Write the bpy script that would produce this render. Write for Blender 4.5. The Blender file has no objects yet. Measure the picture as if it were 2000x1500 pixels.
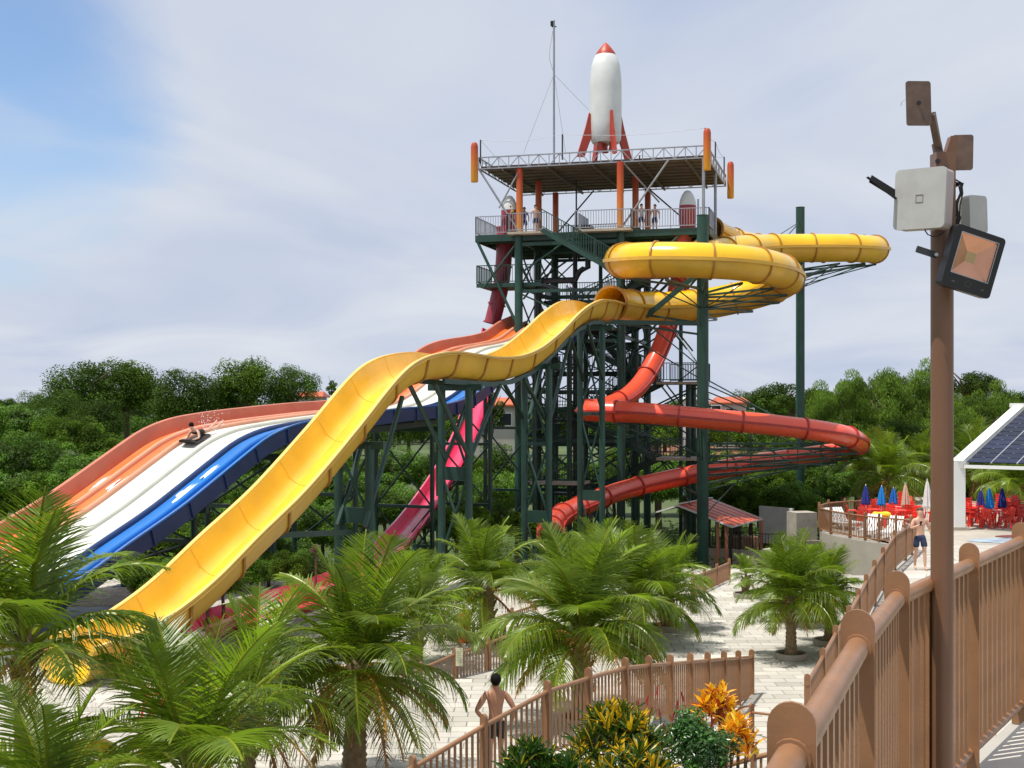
import bpy, bmesh, math, random
from mathutils import Vector, Matrix, Quaternion
import numpy as np

# ------------------------------------------------------------------ camera, sky, sun, exposure
SC = bpy.context.scene
COL = SC.collection
EYE = 6.45
F = 2500.0                      # focal length in photo pixels, photo is 2000 wide
cam_d = bpy.data.cameras.new('camera'); cam = bpy.data.objects.new('camera', cam_d); COL.objects.link(cam)
cam.location = (0, 0, EYE); cam.rotation_euler = (math.radians(90), 0, 0)
cam_d.sensor_width = 36; cam_d.lens = 36 * F / 2000.0; cam_d.shift_y = 35 / 2000.0
cam_d.clip_start = 0.05; cam_d.clip_end = 3000
SC.camera = cam
SUNV = Vector((-0.30, -0.13, 0.94)).normalized()
world = bpy.data.worlds.new('World'); SC.world = world; world.use_nodes = True
def build_world():
    nt = world.node_tree; nt.nodes.clear()
    N = nt.nodes.new; L = nt.links.new
    out = N('ShaderNodeOutputWorld'); bg = N('ShaderNodeBackground'); bg.inputs['Strength'].default_value = 0.1
    sky = N('ShaderNodeTexSky'); sky.sky_type = 'NISHITA'; sky.sun_disc = False
    sky.sun_elevation = math.asin(SUNV.z); sky.sun_rotation = math.atan2(SUNV.x, SUNV.y)
    sky.air_density = 1.0; sky.dust_density = 0.6; sky.ozone_density = 2.0
    tc = N('ShaderNodeTexCoord')
    sep = N('ShaderNodeSeparateXYZ'); L(tc.outputs['Generated'], sep.inputs[0])
    zz = N('ShaderNodeMath'); zz.operation = 'MAXIMUM'; L(sep.outputs['Z'], zz.inputs[0]); zz.inputs[1].default_value = 0.0
    za = N('ShaderNodeMath'); za.operation = 'ADD'; L(zz.outputs[0], za.inputs[0]); za.inputs[1].default_value = 0.13
    dx = N('ShaderNodeMath'); dx.operation = 'DIVIDE'; L(sep.outputs['X'], dx.inputs[0]); L(za.outputs[0], dx.inputs[1])
    dy = N('ShaderNodeMath'); dy.operation = 'DIVIDE'; L(sep.outputs['Y'], dy.inputs[0]); L(za.outputs[0], dy.inputs[1])
    cmb = N('ShaderNodeCombineXYZ'); L(dx.outputs[0], cmb.inputs[0]); L(dy.outputs[0], cmb.inputs[1])
    def noise(scale, detail, dist, off, sc=(1, 1, 1), rot=0.0):
        mp = N('ShaderNodeMapping'); mp.inputs['Location'].default_value = off; mp.inputs['Scale'].default_value = sc
        mp.inputs['Rotation'].default_value = (0, 0, rot)
        L(cmb.outputs[0], mp.inputs[0])
        n = N('ShaderNodeTexNoise'); n.inputs['Scale'].default_value = scale; n.inputs['Detail'].default_value = detail
        n.inputs['Distortion'].default_value = dist; n.inputs['Roughness'].default_value = 0.5
        L(mp.outputs[0], n.inputs[0]); return n.outputs['Fac']
    n1 = noise(0.42, 5, 0.5, (3.1, 0.4, 0), (1, 1.0, 1), 0.5)
    n2 = noise(.95, 7, .9, (7.3, 2.2, 0), (1, 0.8, 1), -0.3)
    # the clear gap between the clouds, upper left of the view
    def gap(v, lo, hi):
        dt = N('ShaderNodeVectorMath'); dt.operation = 'DOT_PRODUCT'; L(tc.outputs['Generated'], dt.inputs[0])
        dt.inputs[1].default_value = Vector(v).normalized()
        mr = N('ShaderNodeMapRange'); mr.inputs['From Min'].default_value = lo; mr.inputs['From Max'].default_value = hi
        mr.interpolation_type = 'SMOOTHSTEP'
        L(dt.outputs['Value'], mr.inputs['Value']); return mr.outputs[0]
    g = gap((-0.40, 1, 0.215), 0.984, 1.0)
    # cloud factor = n1*.6+n2*.4 - g*k
    a = N('ShaderNodeMath'); a.operation = 'MULTIPLY_ADD'; L(n1, a.inputs[0]); a.inputs[1].default_value = 1.1; L(n2, a.inputs[2])
    b = N('ShaderNodeMath'); b.operation = 'MULTIPLY_ADD'; L(g, b.inputs[0]); b.inputs[1].default_value = -0.68
    hz = N('ShaderNodeMapRange'); hz.inputs['From Min'].default_value = .0; hz.inputs['From Max'].default_value = .22; hz.inputs['To Min'].default_value = .45; hz.inputs['To Max'].default_value = .12; L(zz.outputs[0], hz.inputs['Value'])
    a2 = N('ShaderNodeMath'); L(a.outputs[0], a2.inputs[0]); L(hz.outputs[0], a2.inputs[1]); L(a2.outputs[0], b.inputs[2])
    r = N('ShaderNodeMapRange'); r.inputs['From Min'].default_value = 0.42; r.inputs['From Max'].default_value = 1.08
    r.inputs['To Min'].default_value = 0.02; r.inputs['To Max'].default_value = 1.0; r.interpolation_type = 'SMOOTHSTEP'
    L(b.outputs[0], r.inputs['Value'])
    cr = N('ShaderNodeMix'); cr.data_type = 'RGBA'
    r2 = N('ShaderNodeMapRange'); r2.inputs['From Min'].default_value = 0.3; r2.inputs['From Max'].default_value = 0.72
    L(n2, r2.inputs['Value']); L(r2.outputs[0], cr.inputs[0])
    cr.inputs[6].default_value = (4.9, 5.5, 6.9, 1); cr.inputs[7].default_value = (6.5, 6.9, 7.55, 1)
    # clear air: the Nishita sky, softened by the thin veil
    br = N('ShaderNodeMix'); br.data_type = 'RGBA'; br.blend_type = 'MULTIPLY'; br.inputs[0].default_value = 1; L(sky.outputs[0], br.inputs[6]); br.inputs[7].default_value = (1.25, 1.32, 1.42, 1)
    mx = N('ShaderNodeMix'); mx.data_type = 'RGBA'
    L(r.outputs[0], mx.inputs[0]); L(br.outputs[2], mx.inputs[6]); L(cr.outputs[2], mx.inputs[7])
    L(mx.outputs[2], bg.inputs['Color']); L(bg.outputs[0], out.inputs[0])
build_world()
sun_d = bpy.data.lights.new('sun', 'SUN'); sun_d.energy = 4.8; sun_d.angle = math.radians(0.6); sun_d.color = (1.0, 0.955, 0.88)
sun = bpy.data.objects.new('sun', sun_d); COL.objects.link(sun); sun.location = (0, 0, 60)
sun.rotation_euler = SUNV.to_track_quat('Z', 'Y').to_euler()
SC.view_settings.view_transform = 'Standard'; SC.view_settings.look = 'None'
SC.view_settings.exposure = 0.14; SC.view_settings.gamma = 1.0; SC.view_settings.use_curve_mapping = False

# ------------------------------------------------------------------ helpers
R = random.Random(7)
def V(*a): return Vector(a)
def P(px, py, d): return Vector(((px - 1000) / F * d, d, EYE - (py - 785) / F * d))   # measured photo point at distance d
def PZ(px, d, z): return Vector(((px - 1000) / F * d, d, z))

class MB:
    def __init__(s): s.v = []; s.f = []; s.m = []; s.c = []; s.mi = 0; s.col = None
    def add(s, vs, fs):
        o = len(s.v); s.v += [tuple(v) for v in vs]
        for f in fs:
            s.f.append([i + o for i in f]); s.m.append(s.mi); s.c.append(s.col)
    def box(s, c, size, rot=None):
        x, y, z = size[0] / 2, size[1] / 2, size[2] / 2
        vs = [Vector((a * x, b * y, e * z)) for e in (-1, 1) for b in (-1, 1) for a in (-1, 1)]
        if rot is not None: vs = [rot @ v for v in vs]
        c = Vector(c)
        s.add([v + c for v in vs], [(0, 2, 3, 1), (4, 5, 7, 6), (0, 1, 5, 4), (2, 6, 7, 3), (0, 4, 6, 2), (1, 3, 7, 5)])
    def beam(s, p, q, w, h=None, up=(0, 0, 1)):
        p = Vector(p); q = Vector(q); h = h or w; t = (q - p); L = t.length
        if L < 1e-6: return
        t /= L; u = Vector(up)
        if abs(t.dot(u)) > .98: u = Vector((0, 1, 0))
        a = t.cross(u).normalized(); b = a.cross(t)
        M = Matrix((a, t, b)).transposed()
        s.box((p + q) / 2, (w, L, h), M)
    def tube(s, pts, r, seg=8, cap=True, closed=False):
        pts = [Vector(p) for p in pts]; n = len(pts); rings = []
        rr = r if isinstance(r, (list, tuple)) else [r] * n
        ref = None
        for i, p in enumerate(pts):
            a = pts[max(0, i - 1)]; b = pts[min(n - 1, i + 1)]
            t = (b - a).normalized()
            if ref is None:
                u = Vector((0, 0, 1)) if abs(t.z) < .9 else Vector((1, 0, 0))
                ref = (u - t * u.dot(t)).normalized()
            else: ref = (ref - t * ref.dot(t)).normalized()
            b2 = t.cross(ref)
            rings.append([p + (ref * math.cos(k * 2 * math.pi / seg) + b2 * math.sin(k * 2 * math.pi / seg)) * rr[i] for k in range(seg)])
        vs = [v for g in rings for v in g]; fs = []
        for i in range(n - 1):
            for k in range(seg):
                k2 = (k + 1) % seg
                fs.append((i * seg + k, i * seg + k2, (i + 1) * seg + k2, (i + 1) * seg + k))
        if cap:
            fs.append(tuple(range(seg))[::-1]); fs.append(tuple((n - 1) * seg + k for k in range(seg)))
        s.add(vs, fs)
    def cyl(s, p, q, r, seg=12, r2=None): s.tube([p, q], [r, r if r2 is None else r2], seg)
    def lathe(s, prof, c=(0, 0, 0), seg=24, axis=None):
        c = Vector(c); vs = []; fs = []; n = len(prof)
        for (r, z) in prof:
            for k in range(seg):
                a = k * 2 * math.pi / seg; v = Vector((r * math.cos(a), r * math.sin(a), z))
                if axis is not None: v = axis @ v
                vs.append(v + c)
        for i in range(n - 1):
            for k in range(seg):
                k2 = (k + 1) % seg; fs.append((i * seg + k, i * seg + k2, (i + 1) * seg + k2, (i + 1) * seg + k))
        fs.append(tuple(range(seg))[::-1]); fs.append(tuple((n - 1) * seg + k for k in range(seg)))
        s.add(vs, fs)
    def sweep(s, prof, frames, closed=True, caps=True):
        n = len(prof); vs = []; fs = []
        for (p, a, b) in frames:
            for (x, y) in prof: vs.append(p + a * x + b * y)
        m = n if closed else n - 1
        for i in range(len(frames) - 1):
            for k in range(m):
                k2 = (k + 1) % n; fs.append((i * n + k, i * n + k2, (i + 1) * n + k2, (i + 1) * n + k))
        if caps and closed:
            fs.append(tuple(range(n))[::-1]); fs.append(tuple((len(frames) - 1) * n + k for k in range(n)))
        s.add(vs, fs)
    def prism(s, poly, M, depth):
        n = len(poly); vs = [M @ Vector((x, y, -depth / 2)) for x, y in poly] + [M @ Vector((x, y, depth / 2)) for x, y in poly]
        fs = [tuple(range(n))[::-1], tuple(range(n, 2 * n))] + [(i, (i + 1) % n, n + (i + 1) % n, n + i) for i in range(n)]
        s.add(vs, fs)
    def mesh(s, name, mats, off=None, smooth=False, angle=40):
        me = bpy.data.meshes.new(name)
        vs = s.v if off is None else [(v[0] - off[0], v[1] - off[1], v[2] - off[2]) for v in s.v]
        me.from_pydata(vs, [], s.f); 
        if not isinstance(mats, (list, tuple)): mats = [mats]
        for m in mats: me.materials.append(m)
        if len(mats) > 1: me.polygons.foreach_set('material_index', s.m)
        if any(c is not None for c in s.c):
            at = me.color_attributes.new('tint', 'FLOAT_COLOR', 'CORNER')
            arr = np.zeros((len(me.loops), 4), dtype=np.float32)
            k = 0
            for f, c in zip(s.f, s.c):
                c = c or (1, 1, 1, 1)
                arr[k:k + len(f)] = c; k += len(f)
            at.data.foreach_set('color', arr.ravel())
        if smooth:
            me.polygons.foreach_set('use_smooth', [True] * len(me.polygons))
            me.update()
            try: me.set_sharp_from_angle(angle=math.radians(angle))
            except Exception: pass
        me.validate(); me.update()
        return me

def tag(o, label=None, cat=None, group=None, kind=None):
    if label: o['label'] = label
    if cat: o['category'] = cat
    if group: o['group'] = group
    if kind: o['kind'] = kind
    return o
def empty(name, loc=(0, 0, 0), rz=0.0, label=None, cat=None, group=None):
    o = bpy.data.objects.new(name, None); COL.objects.link(o); o.location = loc; o.rotation_euler = (0, 0, rz)
    o.empty_display_size = 0.2
    return tag(o, label, cat, group)
def worigin(o):
    v = Vector((0, 0, 0))
    while o is not None: v += Vector(o.location); o = o.parent
    return v
def obj(name, mb, mats, parent=None, smooth=False, base=None, angle=40, kind=None, label=None):
    """mb holds world coordinates; the object's origin is its parent's (or base)"""
    off = worigin(parent) if parent is not None else (Vector(base) if base is not None else None)
    me = mb.mesh(name, mats, off, smooth, angle)
    o = bpy.data.objects.new(name, me); COL.objects.link(o)
    if parent is not None: o.parent = parent
    elif base is not None: o.location = base
    if kind: o['kind'] = kind
    if label: o['label'] = label
    return o
def inst(name, me, parent, loc=(0, 0, 0), rot=(0, 0, 0), scale=(1, 1, 1)):
    o = bpy.data.objects.new(name, me); COL.objects.link(o); o.parent = parent
    o.location = loc; o.rotation_euler = rot; o.scale = scale
    return o
def copy_tree(o, parent=None):
    c = o.copy(); COL.objects.link(c)
    if parent is not None: c.parent = parent
    for ch in list(o.children): copy_tree(ch, c)
    return c

# ------------------------------------------------------------------ materials
MATS = {}
def mat(name, col, rough=0.5, metal=0.0, var=0.12, scale=3.0, bump=0.0, bscale=20.0, spec=0.5, trans=0.0, coat=0.0, tint=False, coords='Object', dirt=0.0, dirtcol=(0.1, 0.08, 0.06), rvar=0.1, objrand=0.0):
    if name in MATS: return MATS[name]
    m = bpy.data.materials.new(name); m.use_nodes = True; nt = m.node_tree; nt.nodes.clear()
    N = nt.nodes.new; L = nt.links.new
    out = N('ShaderNodeOutputMaterial'); b = N('ShaderNodeBsdfPrincipled')
    tc = N('ShaderNodeTexCoord'); geo = N('ShaderNodeNewGeometry')
    src = geo.outputs['Position'] if coords == 'World' else tc.outputs['Object']
    n = N('ShaderNodeTexNoise'); n.inputs['Scale'].default_value = scale; n.inputs['Detail'].default_value = 5; L(src, n.inputs[0])
    mr = N('ShaderNodeMapRange'); mr.inputs['From Min'].default_value = .3; mr.inputs['From Max'].default_value = .7
    mr.inputs['To Min'].default_value = 1 - var; mr.inputs['To Max'].default_value = 1 + var; L(n.outputs['Fac'], mr.inputs['Value'])
    mul = N('ShaderNodeMix'); mul.data_type = 'RGBA'; mul.blend_type = 'MULTIPLY'; mul.inputs[0].default_value = 1
    mul.inputs[6].default_value = (*col, 1); L(mr.outputs[0], mul.inputs[7]); c = mul.outputs[2]
    if tint:
        at = N('ShaderNodeAttribute'); at.attribute_name = 'tint'
        m2 = N('ShaderNodeMix'); m2.data_type = 'RGBA'; m2.blend_type = 'MULTIPLY'; m2.inputs[0].default_value = 1
        L(c, m2.inputs[6]); L(at.outputs['Color'], m2.inputs[7]); c = m2.outputs[2]
    if objrand:
        oi = N('ShaderNodeObjectInfo'); m4 = N('ShaderNodeMapRange'); m4.inputs['To Min'].default_value = 1 - objrand; m4.inputs['To Max'].default_value = 1 + objrand
        L(oi.outputs['Random'], m4.inputs['Value'])
        m3 = N('ShaderNodeMix'); m3.data_type = 'RGBA'; m3.blend_type = 'MULTIPLY'; m3.inputs[0].default_value = 1
        L(c, m3.inputs[6]); L(m4.outputs[0], m3.inputs[7]); c = m3.outputs[2]
    if dirt:
        n3 = N('ShaderNodeTexNoise'); n3.inputs['Scale'].default_value = scale * 2.3; n3.inputs['Detail'].default_value = 8; n3.inputs['Roughness'].default_value = .65
        L(src, n3.inputs[0])
        m5 = N('ShaderNodeMapRange'); m5.inputs['From Min'].default_value = .48; m5.inputs['From Max'].default_value = .75; m5.inputs['To Max'].default_value = dirt
        L(n3.outputs['Fac'], m5.inputs['Value'])
        m6 = N('ShaderNodeMix'); m6.data_type = 'RGBA'; L(m5.outputs[0], m6.inputs[0]); L(c, m6.inputs[6]); m6.inputs[7].default_value = (*dirtcol, 1); c = m6.outputs[2]
    L(c, b.inputs['Base Color'])
    if rvar:
        m7 = N('ShaderNodeMapRange'); m7.inputs['To Min'].default_value = max(0.02, rough - rvar); m7.inputs['To Max'].default_value = min(1, rough + rvar)
        n4 = N('ShaderNodeTexNoise'); n4.inputs['Scale'].default_value = scale * 1.7; L(src, n4.inputs[0]); L(n4.outputs['Fac'], m7.inputs['Value']); L(m7.outputs[0], b.inputs['Roughness'])
    else: b.inputs['Roughness'].default_value = rough
    b.inputs['Metallic'].default_value = metal; b.inputs['Specular IOR Level'].default_value = spec
    b.inputs['Coat Weight'].default_value = coat; b.inputs['Coat Roughness'].default_value = .12
    if bump:
        n2 = N('ShaderNodeTexNoise'); n2.inputs['Scale'].default_value = bscale; n2.inputs['Detail'].default_value = 6; L(src, n2.inputs[0])
        bp = N('ShaderNodeBump'); bp.inputs['Strength'].default_value = bump; bp.inputs['Distance'].default_value = .02
        L(n2.outputs['Fac'], bp.inputs['Height']); L(bp.outputs[0], b.inputs['Normal'])
    if trans:
        t = N('ShaderNodeBsdfTranslucent'); m8 = N('ShaderNodeMix'); m8.data_type = 'RGBA'; m8.blend_type = 'MULTIPLY'; m8.inputs[0].default_value = 1
        L(c, m8.inputs[6]); m8.inputs[7].default_value = (1.55, 1.7, .9, 1); L(m8.outputs[2], t.inputs[0])
        ms = N('ShaderNodeMixShader'); ms.inputs[0].default_value = trans; L(b.outputs[0], ms.inputs[1]); L(t.outputs[0], ms.inputs[2]); L(ms.outputs[0], out.inputs[0])
    else: L(b.outputs[0], out.inputs[0])
    MATS[name] = m; return m
def gradmat(name, z0, z1, c0, c1, c2, rough=.45):
    m = bpy.data.materials.new(name); m.use_nodes = True; nt = m.node_tree; N = nt.nodes.new; L = nt.links.new
    b = nt.nodes['Principled BSDF']; g = N('ShaderNodeNewGeometry'); s = N('ShaderNodeSeparateXYZ'); L(g.outputs['Position'], s.inputs[0])
    n = N('ShaderNodeTexNoise'); n.inputs['Scale'].default_value = 1.5
    mr = N('ShaderNodeMapRange'); mr.inputs['From Min'].default_value = z0; mr.inputs['From Max'].default_value = z1; L(s.outputs['Z'], mr.inputs['Value'])
    ad = N('ShaderNodeMath'); ad.operation = 'MULTIPLY_ADD'; L(n.outputs['Fac'], ad.inputs[0]); ad.inputs[1].default_value = .1; L(mr.outputs[0], ad.inputs[2])
    r = N('ShaderNodeValToRGB'); e = r.color_ramp.elements; e[0].position = .05; e[0].color = (*c0, 1); e[1].position = 1; e[1].color = (*c2, 1)
    k = e.new(.5); k.color = (*c1, 1); L(ad.outputs[0], r.inputs[0]); L(r.outputs[0], b.inputs['Base Color']); b.inputs['Roughness'].default_value = rough
    return m
M_green = mat('green_steel', (.015, .055, .039), .42, var=.25, scale=1.2, dirt=.35, dirtcol=(.03, .05, .04), objrand=.2)
M_tan = mat('tan_paint', (.27, .133, .062), .38, var=.14, scale=5, dirt=.5, dirtcol=(.22, .12, .075), bump=.05, bscale=60, objrand=.06)
M_tan2 = mat('tan_pole_paint', (.165, .078, .040), .42, var=.12, scale=2, dirt=.3, dirtcol=(.15, .08, .05))
M_grey = mat('grey_galvanised', (.33, .34, .37), .45, metal=.5, var=.15, scale=2)
M_white = mat('white_paint', (.72, .72, .70), .4, var=.06, scale=1, dirt=.25, dirtcol=(.5, .5, .45))
M_rocket = mat('white_fibreglass', (.66, .68, .66), .4, var=.06, scale=.8, dirt=.35, dirtcol=(.5, .5, .46), rvar=.15)
M_red = mat('red_paint', (.42, .045, .02), .45, var=.15, scale=1.5, dirt=.2, dirtcol=(.3, .08, .05))
M_yel = mat('yellow_fibreglass', (.85, .50, .004), .24, var=.1, scale=.5, coat=.5, dirt=.22, dirtcol=(.6, .33, .05), bump=.03, bscale=3)
M_yelout = mat('yellow_outside_and_tube_shade', (.70, .41, .04), .4, var=.1, scale=.6, coat=.1, dirt=.35, dirtcol=(.52, .28, .07))
M_yelseam = mat('yellow_seam', (.40, .19, .03), .5, var=.15, scale=2)
M_yellip = mat('yellow_lip', (.78, .50, .12), .35, var=.1, scale=1, dirt=.3, dirtcol=(.6, .42, .15))
M_redt = mat('coral_fibreglass', (.80, .095, .045), .28, var=.1, scale=.6, coat=.4, dirt=.25, dirtcol=(.62, .16, .10))
M_redseam = mat('coral_seam', (.38, .03, .02), .45, var=.1)
M_pink = mat('pink_fibreglass', (.74, .045, .14), .3, var=.12, scale=.6, coat=.3, dirt=.12, dirtcol=(.62, .2, .22))
M_pinkout = mat('maroon_fibreglass', (.33, .035, .06), .4, var=.15, scale=.8, dirt=.3, dirtcol=(.45, .16, .16))
M_orange = mat('orange_lane_gel', (.80, .17, .035), .3, var=.1, scale=.5, coat=.3, dirt=.2, dirtcol=(.75, .28, .14))
M_oranged = mat('terracotta_divider', (.52, .17, .10), .42, var=.12, scale=.7, dirt=.3, dirtcol=(.5, .25, .18))
M_whitel = mat('white_lane_gel', (.72, .72, .66), .3, var=.05, scale=.5, coat=.2, dirt=.2, dirtcol=(.58, .58, .5))
M_whited = mat('cream_divider', (.66, .66, .56), .4, var=.08, scale=.7)
M_blue = mat('blue_lane_gel', (.004, .16, .52), .22, var=.15, scale=.5, coat=.5, dirt=.2, dirtcol=(.02, .18, .55))
M_blued = mat('dark_blue_wall', (.012, .04, .13), .4, var=.2, scale=.8, dirt=.3, dirtcol=(.06, .08, .16))
M_black = mat('black_plastic', (.009, .008, .009), .45, var=.2)
M_dark = mat('dark_steel', (.03, .032, .035), .5, var=.2)
M_conc = mat('concrete', (.37, .335, .275), .85, var=.15, scale=2, bump=.3, bscale=30, dirt=.4, dirtcol=(.18, .17, .14))
M_beige = mat('beige_slab', (.42, .36, .28), .8, var=.12, scale=2, dirt=.3, dirtcol=(.25, .22, .18))
M_redch = mat('red_plastic', (.72, .03, .015), .38, var=.08, objrand=.12)
M_bluec = mat('blue_canvas', (.01, .13, .48), .8, var=.12, scale=4)
M_navy = mat('navy_canvas', (.015, .03, .22), .8, var=.15, scale=4)
M_skin = mat('tan_skin', (.42, .20, .115), .5, var=.12, scale=6, bump=.05)
M_skin2 = mat('pale_skin', (.62, .36, .25), .5, var=.08, scale=6)
M_hair = mat('black_hair', (.008, .007, .007), .8, spec=.1, bump=.4, bscale=150)
M_hair2 = mat('brown_hair', (.07, .04, .02), .6, bump=.4, bscale=150)
M_leaf = mat('tree_leaves', (.085, .155, .016), .65, var=.3, scale=.35, trans=.32, tint=True, objrand=.28, spec=.12)
M_leafd = mat('dark_leaves', (.050, .098, .012), .65, var=.35, scale=.35, trans=.22, tint=True, objrand=.25, spec=.12)
M_bamboo = mat('bamboo_leaves', (.095, .158, .026), .65, var=.3, scale=.5, trans=.38, tint=True, objrand=.2, spec=.12)
M_gloss = mat('glossy_leaves', (.075, .155, .016), .5, spec=.2, var=.3, scale=.5, trans=.25, tint=True, objrand=.2)
M_bark = mat('bark', (.12, .09, .06), .9, var=.3, scale=2, bump=.5, bscale=12)
M_palm = mat('palm_green', (.13, .195, .017), .34, var=.22, scale=2, trans=.42, tint=True, objrand=.22)
M_palmy = mat('palm_yellowing', (.28, .20, .03), .5, var=.3, scale=3, trans=.35, tint=True, objrand=.25)
M_palmd = mat('palm_dead', (.27, .17, .075), .8, var=.3, scale=4, trans=.2, tint=True, objrand=.3)
M_palmt = mat('palm_trunk', (.23, .16, .09), .9, var=.35, scale=9, bump=.8, bscale=25)
M_soil = mat('soil', (.06, .04, .025), .95, var=.3, bump=.6)
M_roof = mat('orange_roof_tile', (.50, .10, .035), .55, var=.2, scale=1.5, objrand=.15)
# ------------------------------------------------------------------ ground
def sheet(name, pts, m, kind='structure', thick=0.0, parent=None):
    mb = MB(); n = len(pts)
    if thick:
        vs = [Vector(p) for p in pts] + [Vector(p) - V(0, 0, thick) for p in pts]
        mb.add(vs, [tuple(range(n)), tuple(range(n, 2 * n))[::-1]] + [(i, n + i, n + (i + 1) % n, (i + 1) % n) for i in range(n)])
    else: mb.add(pts, [tuple(range(n))])
    return obj(name, mb, m, parent, kind=kind)
M_grass = mat('rough_grass', (.055, .085, .022), .9, var=.45, scale=.08, coords='World', dirt=.5, dirtcol=(.10, .09, .045), bump=.4, bscale=2)
M_mortar = mat('plaza_mortar', (.36, .34, .30), .9, var=.15, scale=1, coords='World', bump=.2)
M_paver = mat('pale_pavers', (.47, .445, .395), .8, var=.1, scale=.45, coords='World', tint=True, bump=.15, bscale=30, dirt=.4, dirtcol=(.33, .30, .25))
M_redsoil = mat('red_earth', (.26, .10, .055), .95, var=.35, scale=.2, coords='World', dirt=.6, dirtcol=(.09, .11, .03))
def gz(x, y):
    y0 = 47.6 if x > -2 else 52.0
    f = min(1, max(0, (y - y0) / 9)); f = f * f * (3 - 2 * f); r = min(1, max(0, (y - 108) / 35))
    return -.06 - 2.75 * f * (1 - r)
g = MB(); n = 90
gx = sorted([-900 + 1800 * i / 30 for i in range(31)] + [-58 + 2 * i + .5 for i in range(60)]); n = len(gx) - 1
gy = sorted([-60, -30, 0, 20] + [30 + 1.5 * j for j in range(n - 30)] + [30 + 1.5 * (n - 31) + 1.1 * (1.25 ** j) for j in range(1, 28)]); gy = gy[:n + 1]
g.add([(x, y, gz(x, y) + (0 if y < 150 else .5 * math.sin(x * .01) * min(1, (y - 150) / 200))) for y in gy for x in gx],
      [(j * (n + 1) + i, j * (n + 1) + i + 1, (j + 1) * (n + 1) + i + 1, (j + 1) * (n + 1) + i) for j in range(n) for i in range(n)])
obj('ground', g, M_grass, kind='structure')
s = MB()
pp = [(16, 118), (62, 112), (78, 150), (60, 180), (18, 182)]
s.add([(x, y, .5) for x, y in pp] + [(x, y, -1) for x, y in pp], [(0, 1, 2, 3, 4)] + [(i, 5 + i, 5 + (i + 1) % 5, (i + 1) % 5) for i in range(5)])
obj('red_soil', s, M_redsoil, kind='structure')
plaza = sheet('plaza', [(-22, 12, 0), (13, 12, 0), (16.2, 47.6, 0), (-4, 47.6, 0), (-22, 47.6, 0)], M_mortar, thick=.05)
def paver_mesh(w, h, tnt, name='paver'):
    b = MB(); b.col = tnt; t = .03
    vs = [(-w / 2, -h / 2, 0), (w / 2, -h / 2, 0), (w / 2, h / 2, 0), (-w / 2, h / 2, 0)]
    top = [(x * (1 - .012 / abs(x) if x else 1), y * (1 - .012 / abs(y)), t) for x, y, z in vs]
    b.add(vs + top, [(4, 5, 6, 7), (0, 1, 5, 4), (1, 2, 6, 5), (2, 3, 7, 6), (3, 0, 4, 7)]); return b
tints = [(k, k * (.985 + .02 * R.random()), k * (.95 + .06 * R.random()), 1) for k in (.80, .88, .94, 1.0, 1.06, 1.13)]
pv = [paver_mesh(.59, .39, t) for t in tints]; pvm = [b.mesh('paver', M_paver) for b in pv]
cells = []
for j in range(70):
    y = 21.5 + j * .4
    for i in range(56):
        x = -21 + i * .6 + (.3 if j % 2 else 0) 
        if x > 12.6 + (y - 21) * .1 or abs(x) / y > .44: continue
        if y > 47 and x < 4: continue
        py = 785 + EYE * F / y
        cells.append((y if py < 1503 and -520 < x / y * F < 560 else 99 + y, x, y))
cells.sort()
rest = MB()
for k, (q, x, y) in enumerate(cells):
    ti = R.choice([0, 1, 2, 2, 3, 3, 4, 5]); z = R.uniform(0, .004)
    if k < 290: inst('paver', pvm[ti], plaza, (x, y, z))
    else:
        b = pv[ti]; rest.col = b.col
        rest.add([(v[0] + x, v[1] + y, v[2] + z) for v in b.v], b.f)
ro = obj('paver', rest, M_paver, plaza); ro['kind'] = 'stuff'
# dark wet deck under the slide run-outs
sheet('catch_pool_deck', [(-22, 34.8, .045), (-7.8, 29.2, .045), (-4.2, 31.0, .045), (-4.0, 37.5, .045), (-7, 40, .045), (-22, 40, .045)], mat('dark_wet_deck', (.13, .12, .11), .45, var=.3, scale=.6, coords='World'), thick=.04)
stp = MB()
for k in range(6): stp.box((8.25 + k * .02, 48.0 + .42 * k, -.25 - .2 * k), (2.3, .44, .5))
obj('stairway', stp, mat('grey_steps', (.20, .19, .18), .85, var=.2, coords='World'), kind='structure')
# ramp with its curved fence line, terrace at its far end
DP = [(1577, 1316, 23.0), (1607, 1265, 24.3), (1632, 1221, 25.7), (1658, 1182, 27.2), (1677, 1149, 28.7), (1692, 1121, 30.2), (1708, 1093, 31.8), (1725, 1068, 33.6), (1747, 1035, 36.0), (1768, 1022, 39.0), (1780, 1016, 42.0), (1788, 1012, 45.0)]
DT = [P(*p) for p in DP]
rm = MB(); vs = []
line = [DT[0] + V(-1.2, -2.8, -.35)] + DT + [V(14.6, 49, 2.1)]
for p in line:
    zb = p.z - 1.16
    vs += [V(p.x - .08, p.y, -1.5), V(p.x - .08, p.y, zb), V(p.x + 16, p.y, zb), V(p.x + 16, p.y, -1.5)]
fs = []
for i in range(len(line) - 1):
    a = i * 4; b = a + 4
    fs += [(a, a + 1, b + 1, b), (a + 1, a + 2, b + 2, b + 1), (a + 2, a + 3, b + 3, b + 2)]
fs.append((0, 3, 2, 1)); e = (len(line) - 1) * 4; fs.append((e, e + 1, e + 2, e + 3))
rm.add(vs, fs); ramp = obj('ramp', rm, M_mortar, kind='structure')
rp = MB()
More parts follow.
